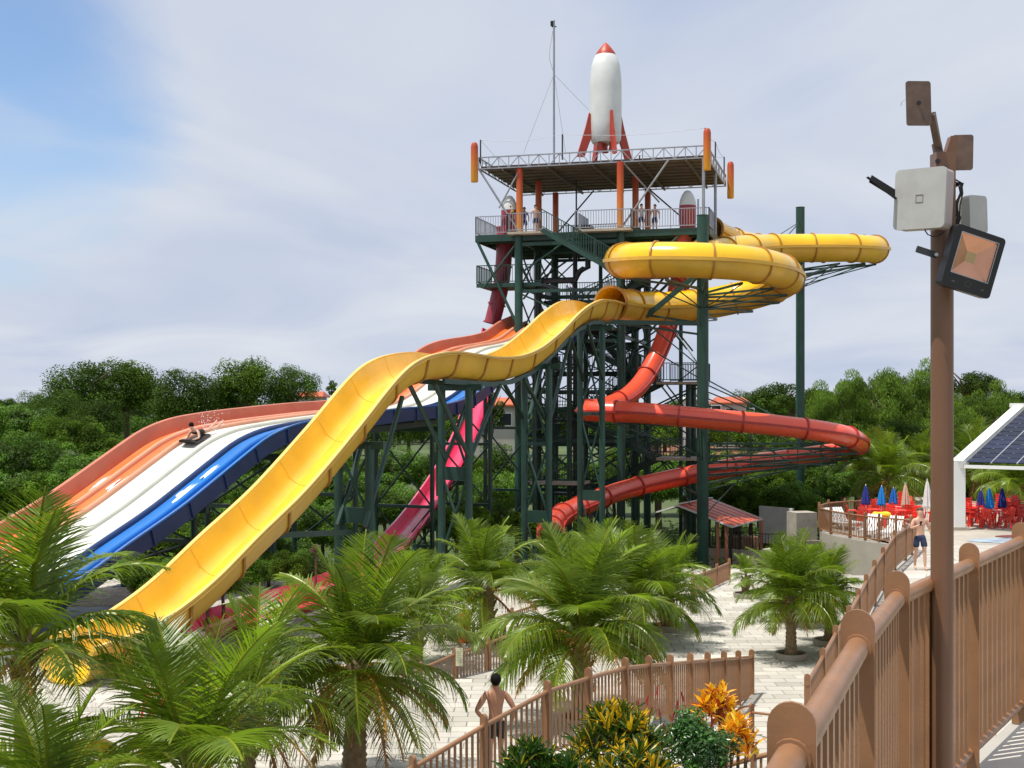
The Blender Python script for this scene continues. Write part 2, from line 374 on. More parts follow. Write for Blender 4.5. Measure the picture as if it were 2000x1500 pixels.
for k in range(len(line) - 1):
    a, b = line[k], line[k + 1]
    dv = (b - a); L = dv.length; rows = max(1, round(L / .5)); 
    for r_ in range(rows):
        p0 = a + dv * (r_ / rows); p1 = a + dv * ((r_ + 1) / rows)
        x = .1 + R.uniform(0, .3)
        while x < 12:
            w = R.choice([.8, 1.0, 1.2]); rp.col = R.choice(tints)
            q = [p0 + V(x, .01, -1.16), p0 + V(x + w - .02, .01, -1.16), p1 + V(x + w - .02, -.01, -1.16), p1 + V(x, -.01, -1.16)]
            t = [v + V(0, 0, .02) for v in q]
            rp.add(q + t, [(4, 5, 6, 7), (0, 1, 5, 4), (1, 2, 6, 5), (2, 3, 7, 6), (3, 0, 4, 7)]); x += w
o = obj('paver', rp, M_paver, ramp); o['kind'] = 'stuff'
TZ = .95
EPT = [(1685, 58.5), (1650, 58), (1618, 57.2), (1600, 55.8), (1603, 54.2), (1623, 53), (1660, 51.5), (1690, 50.6), (1717, 50), (1750, 49.4), (1779, 49)]
ET = [PZ(px, d, TZ + 1.15) for px, d in EPT]
tp = [(p.x - .02, p.y - .15) for p in ET[:]]
poly = [(60, 80), (24, 80), (18.5, 63)] + [(ET[0].x - .1, ET[0].y + .3)] + tp[1:] + [(14.8, 48.9), (60, 48.9)]
poly = poly[::-1]
sheet('terrace', [(x, y, TZ) for x, y in poly], mat('terrace_concrete', (.40, .36, .30), .8, var=.15, scale=.5, coords='World', dirt=.4, dirtcol=(.22, .2, .17)), thick=TZ + 3.2)
# splash pad markings on the terrace, right
spad = MB()
pad = mat('splash_pad_pattern', (.28, .36, .44), .5, var=.5, scale=1.6, coords='World', dirt=.9, dirtcol=(.40, .40, .36))
def disc(mb, c, rx, ry, z, n=28): mb.add([(c[0] + rx * math.cos(a * 2 * math.pi / n), c[1] + ry * math.sin(a * 2 * math.pi / n), z) for a in range(n)], [tuple(range(n))])
disc(spad, (21.6, 50.6), 3.6, 1.25, TZ + .012); obj('splash_pad', spad, pad, kind='structure')
sp2 = MB(); disc(sp2, (22.2, 52.2), 2.5, .75, TZ + .02); obj('red_rubber_pad', sp2, mat('red_rubber', (.17, .035, .03), .7, var=.2), kind='structure')

# ------------------------------------------------------------------ tower
TA = V(.40, 76.4, 0); TU = V(.964, -.267, 0); TV = V(.267, .964, 0)
def T(s_, t_, h): return TA + TU * s_ + TV * t_ + V(0, 0, EYE + h)     # h is height over the lens
MT = Matrix((TU, TV, V(0, 0, 1))).transposed()
GR = -EYE - 2.8
tower = empty('slide_tower', TA, label='tall dark green steel tower with decks, stairs and a flat roof', cat='tower')
def part(name, mb, m, par=tower, **k): return obj(name, mb, m, par, **k)
def tbox(s0, s1, t0, t1, h0, h1, name, m):
    b = MB(); b.box(T((s0 + s1) / 2, (t0 + t1) / 2, (h0 + h1) / 2), (s1 - s0, t1 - t0, h1 - h0), MT); return part(name, b, m)
cols = [(0, 0), (6.2, 0), (0, 4.6), (6.2, 4.6), (0, 9.2), (6.2, 9.2)]
for (s_, t_) in cols:
    b = MB(); b.cyl(T(s_, t_, GR - .3), T(s_, t_, 9.9), .24, 14); b.box(T(s_, t_, GR + .02), (.7, .7, .06), MT); part('column', b, M_green)
for (s_, t_, h1) in [(3.1, 0, 5.2), (3.1, 4.6, 5.2), (9.8, 2.4, 1.2), (9.8, 4.8, 1.2), (2.4, -2.0, -4.5)]:
    b = MB(); b.cyl(T(s_, t_, GR - .3), T(s_, t_, h1), .16, 12); part('column', b, M_green)
lv = [-5.2, -2.3, .6, 3.6, 6.6, 9.4]
for h in lv:
    for t_ in (0, 4.6, 9.2):
        if h == 6.6 and t_ == 9.2: continue
        b = MB(); b.beam(T(-.1, t_, h), T(6.3, t_, h), .12, .2); part('beam', b, M_green)
    for s_ in (0, 6.2):
        b = MB(); b.beam(T(s_, 0, h + .22), T(s_, 9.2, h + .22), .12, .18); part('beam', b, M_green)
for i in range(len(lv) - 1):
    h0, h1 = lv[i], lv[i + 1]
    for (s0, t0, s1, t1) in [(0, 0, 6.2, 0), (0, 0, 0, 4.6), (6.2, 0, 6.2, 4.6), (0, 4.6, 0, 9.2), (6.2, 4.6, 6.2, 9.2), (0, 9.2, 6.2, 9.2)]:
        if (s0, s1) == (0, 6.2) and i == 4: continue
        b = MB(); b.cyl(T(s0, t0, h0 + .1), T(s1, t1, h1 - .1), .05, 6); part('brace', b, M_green)
        b = MB(); b.cyl(T(s1, t1, h0 + .1), T(s0, t0, h1 - .1), .05, 6); part('brace', b, M_green)
# main deck
DH = 10.05
S0, S1, T1_ = -2.7, 11.3, 10.0
tbox(S0, S1, .1, T1_, DH - .14, DH, 'deck', M_conc)
for (s0, s1, t0, t1) in [(S0, S1, 0, .1), (S0, S1, T1_, T1_ + .1)]: tbox(s0, s1, t0, t1, DH - .42, DH - .02, 'edge_beam', M_green)
for s_ in (S0, S1 - .02): tbox(s_ - .05, s_ + .05, .1, T1_, DH - .42, DH - .02, 'edge_beam', M_green)
for k in range(5): tbox(S0 + .1, S1 - .1, 1.4 + k * 1.9, 1.5 + k * 1.9, DH - .38, DH - .15, 'joist', M_green)
tbox(-.5, 1.9, -.75, -.03, DH - .12, DH + .02, 'landing_slab', M_beige)
tbox(3.6, 6.9, -.75, -.03, DH - .12, DH + .02, 'landing_slab', M_beige)
# knee braces out to the deck corners
for (s0, s1) in [(0, S0), (0, S0)]:
    pass
for t_ in (0, 9.2):
    b = MB(); b.cyl(T(0, t_, 4.4), T(S0 + .1, t_ + .1, DH - .4), .09, 8); part('brace', b, M_green)
    b = MB(); b.cyl(T(0, t_, DH - .4), T(S0 + .5, t_ + .1, 6.9), .07, 8); part('brace', b, M_green)
    b = MB(); b.cyl(T(6.2, t_, 6.4), T(9.6, t_ + .1, DH - .4), .09, 8); part('brace', b, M_green)
    b = MB(); b.cyl(T(6.2, t_, 4.4), T(10.9, t_ + .1, DH - .4), .07, 8); part('brace', b, M_green)
for (a, c) in [((0, 4.6), (3.1, 4.6)), ((6.2, 4.6), (3.1, 4.6)), ((0, 0), (3.1, 0)), ((6.2, 0), (3.1, 0))]:
    b = MB(); b.cyl(T(a[0], a[1], 7.6), T(c[0], c[1], DH - .4), .06, 8); part('brace', b, M_green)
NR = [0]
def railing(pts, m, name='railing', par=tower, h=1.1, sp=.155, r=.016):
    """one run of balustrade: rails, posts, balusters; each baluster its own part while the count allows"""
    b = MB()
    for i in range(len(pts) - 1):
        a, c = pts[i], pts[i + 1]
        for hh in (h, .12): b.beam(a + V(0, 0, hh), c + V(0, 0, hh), .05, .05)
        n = max(1, int((c - a).length / 1.8))
        for k in range(n + 1): q = a.lerp(c, k / n); b.beam(q, q + V(0, 0, h + .02), .05)
    part(name, b, m, par)
    for i in range(len(pts) - 1):
        a, c = pts[i], pts[i + 1]; n = max(1, int((c - a).length / sp)); bb = MB()
        for k in range(1, n):
            q = a.lerp(c, k / n); bb.beam(q + V(0, 0, .12), q + V(0, 0, h), r * 2)
        o_ = part('baluster', bb, m, par); o_['kind'] = 'stuff'
wl = M_grey
railing([T(S0, T1_, DH), T(S0, .05, DH)], wl); railing([T(S0, .05, DH), T(-.5, .05, DH)], wl); railing([T(-.5, .05, DH), T(-.5, -.72, DH), T(1.9, -.72, DH)], wl)
railing([T(6.9, -.05, DH), T(S1, -.05, DH), T(S1, 2.2, DH)], wl); railing([T(3.6, -.72, DH), T(6.9, -.72, DH), T(6.9, -.05, DH)], wl)
railing([T(3.6, .3, DH), T(3.6, 3, DH)], wl); railing([T(2, T1_, DH), T(8, T1_, DH)], wl); railing([T(1.2, 5.2, DH), T(5.2, 5.2, DH)], wl)
railing([T(S1, 6.6, DH), T(S1, T1_, DH)], wl)
# flights of stairs
def flight(a, b_, w, wdir, m=M_green, steps=13, rail=True):
    """a top, b_ foot"""
    wd = wdir.normalized() * w
    st = MB()
    for sd in (0, 1): st.beam(a + wd * sd + V(0, 0, -.1), b_ + wd * sd + V(0, 0, -.1), .06, .28)
    part('stringer', st, m)
    for k in range(steps):
        q = a.lerp(b_, (k + .5) / steps); t = MB(); t.box(q + wd / 2 + V(0, 0, -.02), (.26, w - .08, .045), MT); part('stair_tread', t, M_dark)
    if rail:
        for sd in (0, 1):
            railing([a + wd * sd, b_ + wd * sd], m, sp=.17)
flight(T(1.9, -.75, DH), T(6.6, -.75, 7.3), 1.2, -TV)
tbox(6.5, 9.0, -2.1, .1, 7.12, 7.27, 'landing', M_beige)
railing([T(9.0, -.05, 7.27), T(9.0, -2.1, 7.27), T(6.6, -2.1, 7.27)], M_green)
tbox(S0, 1.3, .3, 3.4, 6.95, 7.12, 'landing', M_dark)
tbox(S0, 1.3, .2, .3, 6.9, 7.15, 'edge_beam', M_green)
railing([T(S0, 3.4, 7.12), T(S0, .25, 7.12), T(1.3, .25, 7.12)], M_green)
RL = [(1.2, 0), (-3.3, 0)]; 
lL = [3.4, -1.05, -5.5]; lR = [5.3, 1.2, -3.3]
for h in lR:
    s1 = 10.8 if h < 5 else 9.6
    tbox(8.0, s1, 1.6, 4.6, h - .16, h, 'landing', M_beige if h < 5 else M_dark)
    railing([T(8.0, 1.6, h), T(s1, 1.6, h), T(s1, 4.6, h), T(8.4, 4.6, h)], M_green)
    for t_ in (1.8, 4.4):
        b = MB(); b.cyl(T(s1 - .3, t_, h - .16), T(6.3, t_, h - 2.2), .05, 6); part('brace', b, M_green)
        b = MB(); b.cyl(T(8.2, t_, h - .16), T(9.8, t_, h - 2.2), .05, 6); part('brace', b, M_green)
for h in lL:
    tbox(1.2, 3.4, 1.6, 4.6, h - .16, h, 'landing', M_dark)
    railing([T(3.4, 1.6, h), T(1.2, 1.6, h), T(1.2, 4.6, h)], M_green)
tbox(1.0, 4.4, -2.6, -.2, -4.75, -4.6, 'landing', M_beige)
railing([T(1.0, -.2, -4.6), T(1.0, -2.6, -4.6), T(4.4, -2.6, -4.6)], M_green)
for k in range(3):
    flight(T(3.4, 1.75, lL[k]) if k < 3 else 0, T(8.0, 1.75, lR[k + 1]), 1.2, TV) if k < 2 else None
    flight(T(8.0, 3.1, lR[k]), T(3.4, 3.1, lL[k]), 1.2, TV)
flight(T(7.6, .1, 7.12), T(3.2, .1, 5.3), 1.1, TV, steps=9)
flight(T(3.4, 1.75, -5.5), T(6.2, 1.75, GR + .1), 1.2, TV, steps=6)
tbox(.4, 6.0, .3, 3.6, 4.2, 4.36, 'landing', M_dark)    # start deck of the racing lanes
railing([T(6.0, .3, 4.36), T(6.0, 3.6, 4.36)], M_green)
for (h, t0, t1) in [(1.9, 5.0, 9.0), (-2.5, 5.0, 9.0), (6.4, 5.0, 9.0), (-.3, .3, 1.5)]:
    tbox(.4, 5.8, t0, t1, h - .14, h, 'landing', M_dark); railing([T(.4, t1, h), T(.4, t0, h), T(5.8, t0, h), T(5.8, t1, h)], M_green)
    tbox(.3, 5.9, t0 - .1, t0, h - .3, h, 'edge_beam', M_green)
flight(T(1.4, 6.6, 6.4), T(5.6, 6.6, 1.9), 1.2, TV); flight(T(5.4, 7.6, 1.9), T(1.2, 7.6, -2.5), 1.2, TV)
for (s_, t_) in [(3.1, 9.2), (4.6, 2.3), (1.5, 2.3), (8.4, 9.2)]:
    b = MB(); b.cyl(T(s_, t_, GR - .3), T(s_, t_, 9.6 if t_ > 9 else 3.4), .13, 10); part('column', b, M_green)
for i in range(len(lv) - 1):
    for (s0, s1, t_) in [(0, 3.1, 4.6), (3.1, 6.2, 4.6), (6.2, 9.8, 4.8)]:
        if s1 > 9 and i > 1: continue
        for z0, z1 in ((lv[i], lv[i + 1]), (lv[i + 1], lv[i])):
            b = MB(); b.cyl(T(s0, t_, z0), T(s1, t_, z1), .045, 6); part('brace', b, M_green)
# waste pipe under the deck
b = MB(); b.tube([T(2.4, 2, DH - .3), T(2.4, 2, 8.1), T(2.45, 2, 7.8), T(2.6, 2, 7.55), T(2.6, 2, 7.55)], .17, 10); b2 = MB()
pts = [T(4.0, 1, DH - .5), T(4.0, 1, 8.0)] + [T(4.0 - .7 * math.sin(a), 1, 8.0 - .7 * (1 - math.cos(a))) for a in (.4, .8, 1.2, 1.57)] + [T(1.4, 1, 7.3), T(1.1, 1, 7.2), T(.95, 1, 6.9), T(.9, 1, 4.5)]
b2.tube(pts, .17, 12); part('drain_pipe', b2, M_black)
b2 = MB(); b2.tube([T(3.0, 2, DH - .5), T(3.0, 2, GR)], .14, 10); part('drain_pipe', b2, M_black)
# posts, roof
M_postg = gradmat('red_to_yellow_post', EYE + DH, EYE + 14, (.75, .30, .02), (.62, .15, .02), (.45, .05, .015))
M_decog = gradmat('red_to_yellow_cylinder', EYE + 13.3, EYE + 15.9, (.72, .33, .02), (.62, .16, .015), (.38, .02, .01))
for (s_, t_) in [(0, .2), (6.2, -.3), (0, 4.8), (6.2, 4.8), (0, 9.4), (6.2, 9.4)]:
    b = MB(); b.cyl(T(s_, t_, DH), T(s_, t_, 13.96), .2, 14); part('painted_post', b, M_postg)
RH = 14.0
r0, r1, q0, q1 = -2.45, 11.2, -.1, 10.0
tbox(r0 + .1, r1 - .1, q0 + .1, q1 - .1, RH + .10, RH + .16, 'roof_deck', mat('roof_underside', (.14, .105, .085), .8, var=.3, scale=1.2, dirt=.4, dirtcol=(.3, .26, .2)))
for k in range(9): tbox(r0 + .1, r1 - .1, q0 + .6 + k * 1.08, q0 + .68 + k * 1.08, RH + .02, RH + .097, 'purlin', mat('purlin_steel', (.12, .10, .09), .6))
for k in range(5):
    s_ = r0 + 1.4 + k * 2.75; tbox(s_, s_ + .1, q0 + .1, q1 - .1, RH - .14, RH + .017, 'joist', mat('joist_steel', (.12, .10, .09), .6))
def truss(a, b_, n, m=M_grey, hh=.68, dbl=False):
    t = MB()
    for z in (0, hh): t.beam(a + V(0, 0, z), b_ + V(0, 0, z), .07, .07)
    part('truss_chord', t, m)
    for k in range(n + 1):
        q = a.lerp(b_, k / n); w = MB(); w.beam(q, q + V(0, 0, hh), .05); part('truss_web', w, m)
        if k < n:
            q2 = a.lerp(b_, (k + 1) / n); w = MB()
            if k % 2: w.beam(q, q2 + V(0, 0, hh), .045)
            else: w.beam(q + V(0, 0, hh), q2, .045)
            part('truss_web', w, m)
truss(T(r0, q0, RH), T(r1, q0, RH), 22); truss(T(r0, q1, RH), T(r1, q1, RH), 18)
truss(T(r0, q0, RH), T(r0, q1, RH), 14); truss(T(r1, q0, RH), T(r1, q1, RH), 14)
for (s_, t_) in [(r0 - .25, q0 - .1), (r1 + .05, q0 - .35), (r1 + .3, q1 + .1)]:
    b = MB(); b.lathe([(.02, 1.36 + .0), (.14, 1.32), (.2, 1.2), (.22, 1.05), (.22, -.98), (.2, -1.04), (.0, -1.04)][::-1], T(s_, t_, RH + .25), 16)
    part('corner_cylinder', b, M_decog, smooth=True)
b = MB()
part('roof_strut', (lambda b: (b.cyl(T(r0, q0, RH), T(0, 0, DH + .1), .06, 8), b)[1])(MB()), M_grey)
part('roof_strut', (lambda b: (b.cyl(T(-1.2, q0, RH - 2.4), T(.1, .1, RH), .05, 8), b)[1])(MB()), M_grey)
part('roof_strut', (lambda b: (b.cyl(T(6.3, -.2, RH), T(8.2, 1.5, RH - 2.2), .05, 8), b)[1])(MB()), M_grey)
part('roof_strut', (lambda b: (b.cyl(T(9.0, q0, RH), T(6.2, 0, DH + .1), .06, 8), b)[1])(MB()), M_grey)
part('roof_strut', (lambda b: (b.cyl(T(r1 - .2, q0, RH), T(r1 - .2, q0, DH), .09, 8), b)[1])(MB()), M_grey)
part('roof_strut', (lambda b: (b.cyl(T(r1 - .1, 5, RH), T(r1 - .1, 5, DH), .09, 8), b)[1])(MB()), M_grey)
part('roof_strut', (lambda b: (b.cyl(T(0, 9.2, DH + 1), T(2.6, 9.4, RH), .05, 8), b)[1])(MB()), M_green)
part('roof_strut', (lambda b: (b.cyl(T(6.2, 9.2, RH), T(10.6, 9.4, DH), .05, 8), b)[1])(MB()), M_green)
part('roof_strut', (lambda b: (b.cyl(T(2.4, 5, DH), T(2.4, 5, RH), .05, 8), b)[1])(MB()), M_dark)
rods = [(r0 + .1, q0, 1.75), (r0 + .1, 9.6, 1.0), (2.7, q0, 1.8), (5.9, 8, 1.9), (r1 - .1, q0, 1.7), (r1 - .1, 5, 1.9), (r1 - .1, q1, 1.9)]
for (s_, t_, hh) in rods:
    b = MB(); b.cyl(T(s_, t_, RH + .3), T(s_, t_, RH + hh), .045, 6); part('lightning_rod', b, M_dark)
w = MB(); 
for a, c in [(0, 2), (2, 4), (0, 1), (4, 5), (5, 6), (3, 6), (1, 3)]:
    A = T(rods[a][0], rods[a][1], RH + rods[a][2]); B = T(rods[c][0], rods[c][1], RH + rods[c][2])
    w.tube([A.lerp(B, k / 6) - V(0, 0, .22 * math.sin(math.pi * k / 6)) for k in range(7)], .012, 4)
part('wire', w, M_grey)
# antenna mast on the roof
am = empty('antenna_mast', T(3.0, 3.4, RH + .2), label='thin guyed metal mast standing on the tower roof left of the rocket', cat='antenna')
d0 = T(3.0, 3.4, RH)
sc_ = d0.y / F
mb_ = PZ(1082, d0.y, d0.z + .2); tip = P(1082, 40, d0.y)
b = MB(); b.cyl(mb_, tip, .065, 8); obj('mast_pole', b, M_grey, am)
b = MB(); b.box(P(1078, 46, d0.y), (.18, .12, .3)); b.box(P(1082, 52, d0.y), (.3, .05, .06)); obj('sensor', b, M_black, am)
for q in [(1022, 300), (1105, 300), (1150, 215)]:
    b = MB(); b.tube([P(1082, 145, d0.y), P(q[0], q[1], d0.y + (2 if q[1] < 250 else -1))], .012, 4); obj('guy_wire', b, M_grey, am)
b = MB(); b.tube([P(1080, 60, d0.y), P(1074, 95, d0.y), P(1073, 115, d0.y), P(1080, 138, d0.y)], .012, 4); obj('cable', b, M_grey, am)
# rocket
rk = P(1183, 297, 79.5); rk.z = EYE + RH + .2
rocket = empty('rocket', rk, label='white rocket with red nose cone and red fins standing on the tower roof', cat='rocket')
u = 79.5 / F
def RZ(py): return EYE - (py - 785) * u
w_ = 30.5 * u
b = MB(); prof = [(.0, RZ(281)), (w_ * .85, RZ(280)), (w_ * .98, RZ(273)), (w_ * 1.02, RZ(240)), (w_ * 1.02, RZ(170)), (w_ * 1.0, RZ(150)), (w_ * .92, RZ(130)), (w_ * .78, RZ(115)), (w_ * .61, RZ(107)), (0, RZ(106.6))]
cxy = V(rk.x, rk.y, 0)
b.lathe(prof, cxy, 36); obj('rocket_body', b, M_rocket, rocket, smooth=True)
b = MB(); b.lathe([(0, RZ(106)), (w_ * .64, RZ(108.5)), (w_ * .62, RZ(105)), (w_ * .42, RZ(96)), (w_ * .2, RZ(88)), (w_ * .06, RZ(84)), (0, RZ(82.6))], cxy, 28); obj('nose_cone', b, M_red, rocket, smooth=True)
for ang in (3.4, -1.3, .45, 1.95):
    b = MB(); dr = V(math.cos(ang), math.sin(ang), 0); Mx = Matrix((dr, V(0, 0, 1), dr.cross(V(0, 0, 1)))).transposed().to_4x4(); Mx.translation = cxy
    b.prism([(w_ * .98, RZ(228)), (w_ * 1.0, RZ(272)), (w_ * 1.45, RZ(309)), (w_ * 1.95, RZ(309)), (w_ * 1.35, RZ(250)), (w_ * 1.12, RZ(222))], Mx, .16); obj('fin', b, M_red, rocket)
for (dx, dy) in [(-.35, -.35), (.35, -.35), (0, .4), (-.1, 0)]:
    b = MB(); b.lathe([(.0, RZ(281)), (.17, RZ(281)), (.15, RZ(287)), (.22, RZ(296)), (.2, RZ(296)), (.0, RZ(290))][::-1], cxy + V(dx, dy, 0), 14); obj('nozzle', b, M_red, rocket, smooth=True)
# launch capsules on the deck
for (px, s_, lab) in [(995, -.7, 'left'), (1343, 9.9, 'right')]:
    d = 77.3 if px < 1100 else 75.4
    c = PZ(px, d, EYE + DH)
    e = empty('launch_capsule', c, label='white domed red start capsule at the %s end of the top deck' % ('right' if px > 1100 else 'left'), cat='start capsule', group='rocket-nosed start capsules on the top deck')
    b = MB(); r_ = .5; b.lathe([(0, c.z), (r_ * .92, c.z), (r_, c.z + .6), (r_, c.z + 1.5), (0, c.z + 1.5)], (c.x, c.y, 0), 24); obj('capsule_base', b, M_pinkout, e, smooth=True)
    b = MB(); b.lathe([(0, c.z + 1.505), (r_ * 1.0, c.z + 1.505), (r_ * .9, c.z + 1.85), (r_ * .66, c.z + 2.15), (r_ * .35, c.z + 2.36), (0, c.z + 2.42)], (c.x, c.y, 0), 24); obj('capsule_dome', b, M_rocket, e, smooth=True)
    b = MB(); b.box((c.x + .05, c.y - .5, c.z + .75), (.5, .06, 1.1)); obj('capsule_door', b, M_red, e)
    b = MB(); b.lathe([(0, c.z), (.05, c.z), (.05, c.z + 1.9), (0, c.z + 1.9)], (c.x + .62, c.y, 0), 8); obj('handrail', b, M_grey, e)

# ------------------------------------------------------------------ slides
def catmull(pts, step=.45):
    pts = [Vector(p) for p in pts]; out = []
    q = [pts[0] * 2 - pts[1]] + pts + [pts[-1] * 2 - pts[-2]]
    for i in range(1, len(q) - 2):
        p0, p1, p2, p3 = q[i - 1:i + 3]; n = 12
        for k in range(n):
            t = k / n
            out.append(.5 * ((2 * p1) + (p2 - p0) * t + (2 * p0 - 5 * p1 + 4 * p2 - p3) * t * t + (3 * p1 - p0 - 3 * p2 + p3) * t ** 3))
    out.append(pts[-1])
    res = [out[0]]; acc = 0
    for a, b in zip(out, out[1:]):
        L = (b - a).length
        if L < 1e-9: continue
        while acc + L >= step:
            f = (step - acc) / L; a = a.lerp(b, f); res.append(a.copy()); L = (b - a).length; acc = 0
            if L < 1e-9: break
        acc += L
    if (res[-1] - out[-1]).length > step * .3: res.append(out[-1])
    return res
def frames(pts, bank=None):
    n = len(pts); fr = []; last = None
    for i, p in enumerate(pts):
        t = (pts[min(n - 1, i + 1)] - pts[max(0, i - 1)]).normalized()
        a = t.cross(V(0, 0, 1))
        if a.length < .25 and last is not None: a = last - t * last.dot(t)
        a.normalize(); last = a
        b = a.cross(t).normalized()
        if bank:
            an = bank(i / (n - 1)); a, b = a * math.cos(an) + b * math.sin(an), b * math.cos(an) - a * math.sin(an)
        fr.append((p, a, b))
    return fr
def ring(r, n=20, a0=0, a1=2 * math.pi): return [(r * math.cos(a0 + (a1 - a0) * k / n), r * math.sin(a0 + (a1 - a0) * k / n)) for k in range(n)]
def tube_slide(root, pts, r, m, mseam, sec=3.0, step=.45, mflange=None, mlow=None, fh=.055):
    ps = catmull(pts, step); fr = frames(ps); per = max(2, round(sec / step)); i = 0
    while i < len(fr) - 1:
        j = min(len(fr) - 1, i + per)
        if len(fr) - 1 - j < per / 2: j = len(fr) - 1
        b = MB(); b.sweep(ring(r, 24), fr[i:j + 1], caps=False)
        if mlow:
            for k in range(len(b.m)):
                if (k % 24) >= 12: b.m[k] = 1  # lower half of the tube: underside shade painted into its colour
        
        b.sweep(ring(r - .05, 24)[::-1], fr[i:j + 1], caps=False); obj('tube_section', b, [m, mlow] if mlow else m, root, smooth=True)
        for sd in (-1, 1):
            f = MB(); f.sweep([(sd * (r - .02), -fh), (sd * (r + .085), -fh), (sd * (r + .085), fh), (sd * (r - .02), fh)][::sd], fr[i:j + 1]); obj('side_flange', f, mflange or mseam, root)
        for z in ([i, j] if j == len(fr) - 1 else [i]):
            p, a, bb = fr[z]; t = a.cross(bb).normalized(); q = MB()
            fr2 = [(p - t * .04, a, bb), (p + t * .04, a, bb)]
            ro_ = ring(r + .075, 24); ri = ring(r - .06, 24)
            q.sweep(ro_, fr2, caps=False); q.sweep(ri[::-1], fr2, caps=False)
            for e_ in (0, 1):
                P_, A_, B_ = fr2[e_]; vo = [P_ + A_ * x + B_ * y for x, y in ro_]; vi = [P_ + A_ * x + B_ * y for x, y in ri]
                q.add(vo + vi, [(k, (k + 1) % 24, 24 + (k + 1) % 24, 24 + k) for k in range(24)])
            obj('seam_ring', q, mseam, root, smooth=True, angle=30)
        i = j
    return fr
M_yelwall = mat('yellow_chalky_wall', (.82, .52, .05), .3, var=.12, scale=.8, coat=.3, dirt=.4, dirtcol=(.70, .44, .12))
YP = [(1388, 452, 79.5), (1410, 464, 80.5), (1450, 478, 82.3), (1500, 486, 84.2), (1570, 487, 85.3), (1640, 486, 85.6), (1690, 486, 84.8), (1711, 487, 83), (1690, 486, 81.2), (1640, 484, 80.3), (1570, 484, 80), (1500, 485, 79.3), (1440, 489, 76.5),
      (1370, 501, 73.8), (1300, 507, 72.3), (1240, 508, 70.3), (1213, 509, 67), (1238, 508, 63.8), (1300, 507, 62.6), (1380, 509, 62.2), (1450, 514, 62.6), (1512, 525, 64.3), (1538, 540, 67.2), (1522, 556, 70), (1470, 574, 71.8), (1400, 590, 72.2), (1330, 599, 71.2), (1260, 601, 69.2), (1218, 597, 67.2), (1193, 593, 65.6)]
ys = empty('yellow_slide', P(*YP[-1]), label='yellow slide, a looping closed tube that opens into a wide chute', cat='water slide')
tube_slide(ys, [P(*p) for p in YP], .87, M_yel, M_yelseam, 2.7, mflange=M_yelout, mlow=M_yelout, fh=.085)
# open chute; far rim F measured, centre = F + 1.1 n
NV = V(.916, -.40, 0)
YF = [(4.06, 66.0, 5.03), (3.75, 64.2, 4.96), (3.2, 61.9, 4.88), (2.6, 60.4, 4.78), (2.0, 58.8, 4.45), (1.38, 57.4, 3.93), (.9, 56.3, 3.42), (.44, 55.2, 2.95), (-.31, 53.5, 2.3), (-1.1, 51.7, 1.88), (-2.0, 49.6, 1.72), (-2.85, 47.6, 1.76), (-3.67, 45.8, 1.78), (-4.55, 43.8, 1.49), (-5.24, 42.2, .84), (-6.35, 39.7, -.87), (-7.44, 37.2, -2.46), (-8.4, 35.0, -3.6), (-9.17, 33.2, -4.55), (-9.8, 31.8, -5.12), (-10.3, 30.7, -5.38), (-10.9, 29.3, -5.48)]
WY = 1.64
yc = [V(x, y, 0) + NV * WY / 2 + V(0, 0, EYE + h - .05) for x, y, h in YF]
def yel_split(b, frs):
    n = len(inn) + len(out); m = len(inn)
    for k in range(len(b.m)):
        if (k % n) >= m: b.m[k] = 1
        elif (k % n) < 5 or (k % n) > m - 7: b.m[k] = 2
def uprofile(w, h, th=.05, lip=.12, flare=.12):
    """open chute: rounded floor, near-vertical walls, rolled lips; inner then outer side"""
    inner = []; n = 12
    for k in range(n + 1):
        a = math.pi + math.pi * k / n
        x = (w / 2 - flare) * math.cos(a); y = math.sin(a)
        x = math.copysign(abs(x / (w / 2)) ** .72 * (w / 2), x); inner.append((x, -(abs(y) ** .62) * h))
    inner = [(-w / 2 - lip, .0), (-w / 2, .015)] + inner[1:-1] + [(w / 2, .015), (w / 2 + lip, .0)]
    outer = [(x * (1 + 2 * th / w), y - th) for x, y in inner][::-1]
    return inner, outer
ps = catmull(yc, .4); fr = frames(ps)
fr = [(p, a * max(1, 1.06 - .06 * k / 12), b) for k, (p, a, b) in enumerate(fr)]
inn, out = uprofile(WY, .85)
per = 6; i = 0
M_yelin = M_yel
while i < len(fr) - 1:
    j = min(len(fr) - 1, i + per)
    if len(fr) - 1 - j < 3: j = len(fr) - 1
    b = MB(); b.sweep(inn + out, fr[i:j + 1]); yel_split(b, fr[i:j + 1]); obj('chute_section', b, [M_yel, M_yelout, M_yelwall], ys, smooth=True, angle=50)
    q = MB(); p, a, bb = fr[i]; t = a.cross(bb).normalized()
    o2 = [(x * 1.05, y - .055) for x, y in out[1:-1]]
    q.sweep(out[1:-1][::-1] + o2, [(p - t * .05, a, bb), (p + t * .05, a, bb)]); obj('seam_rib', q, M_yelseam, ys)
    q = MB(); q.sweep([(x * .985, y + .012) for x, y in inn[1:-1]] + [(x * .985, y - .01) for x, y in inn[1:-1]][::-1], [(p - t * .008, a, bb), (p + t * .008, a, bb)]); obj('inner_joint', q, M_yelwall, ys)
    for sd in (-1, 1):
        x0 = sd * (WY / 2 + .02); l = MB(); l.sweep([(x0, .0), (x0 + sd * .13, .0), (x0 + sd * .13, .06), (x0, .06)][::sd], fr[i:j + 1]); obj('chute_lip', l, M_yellip, ys)
    i = j
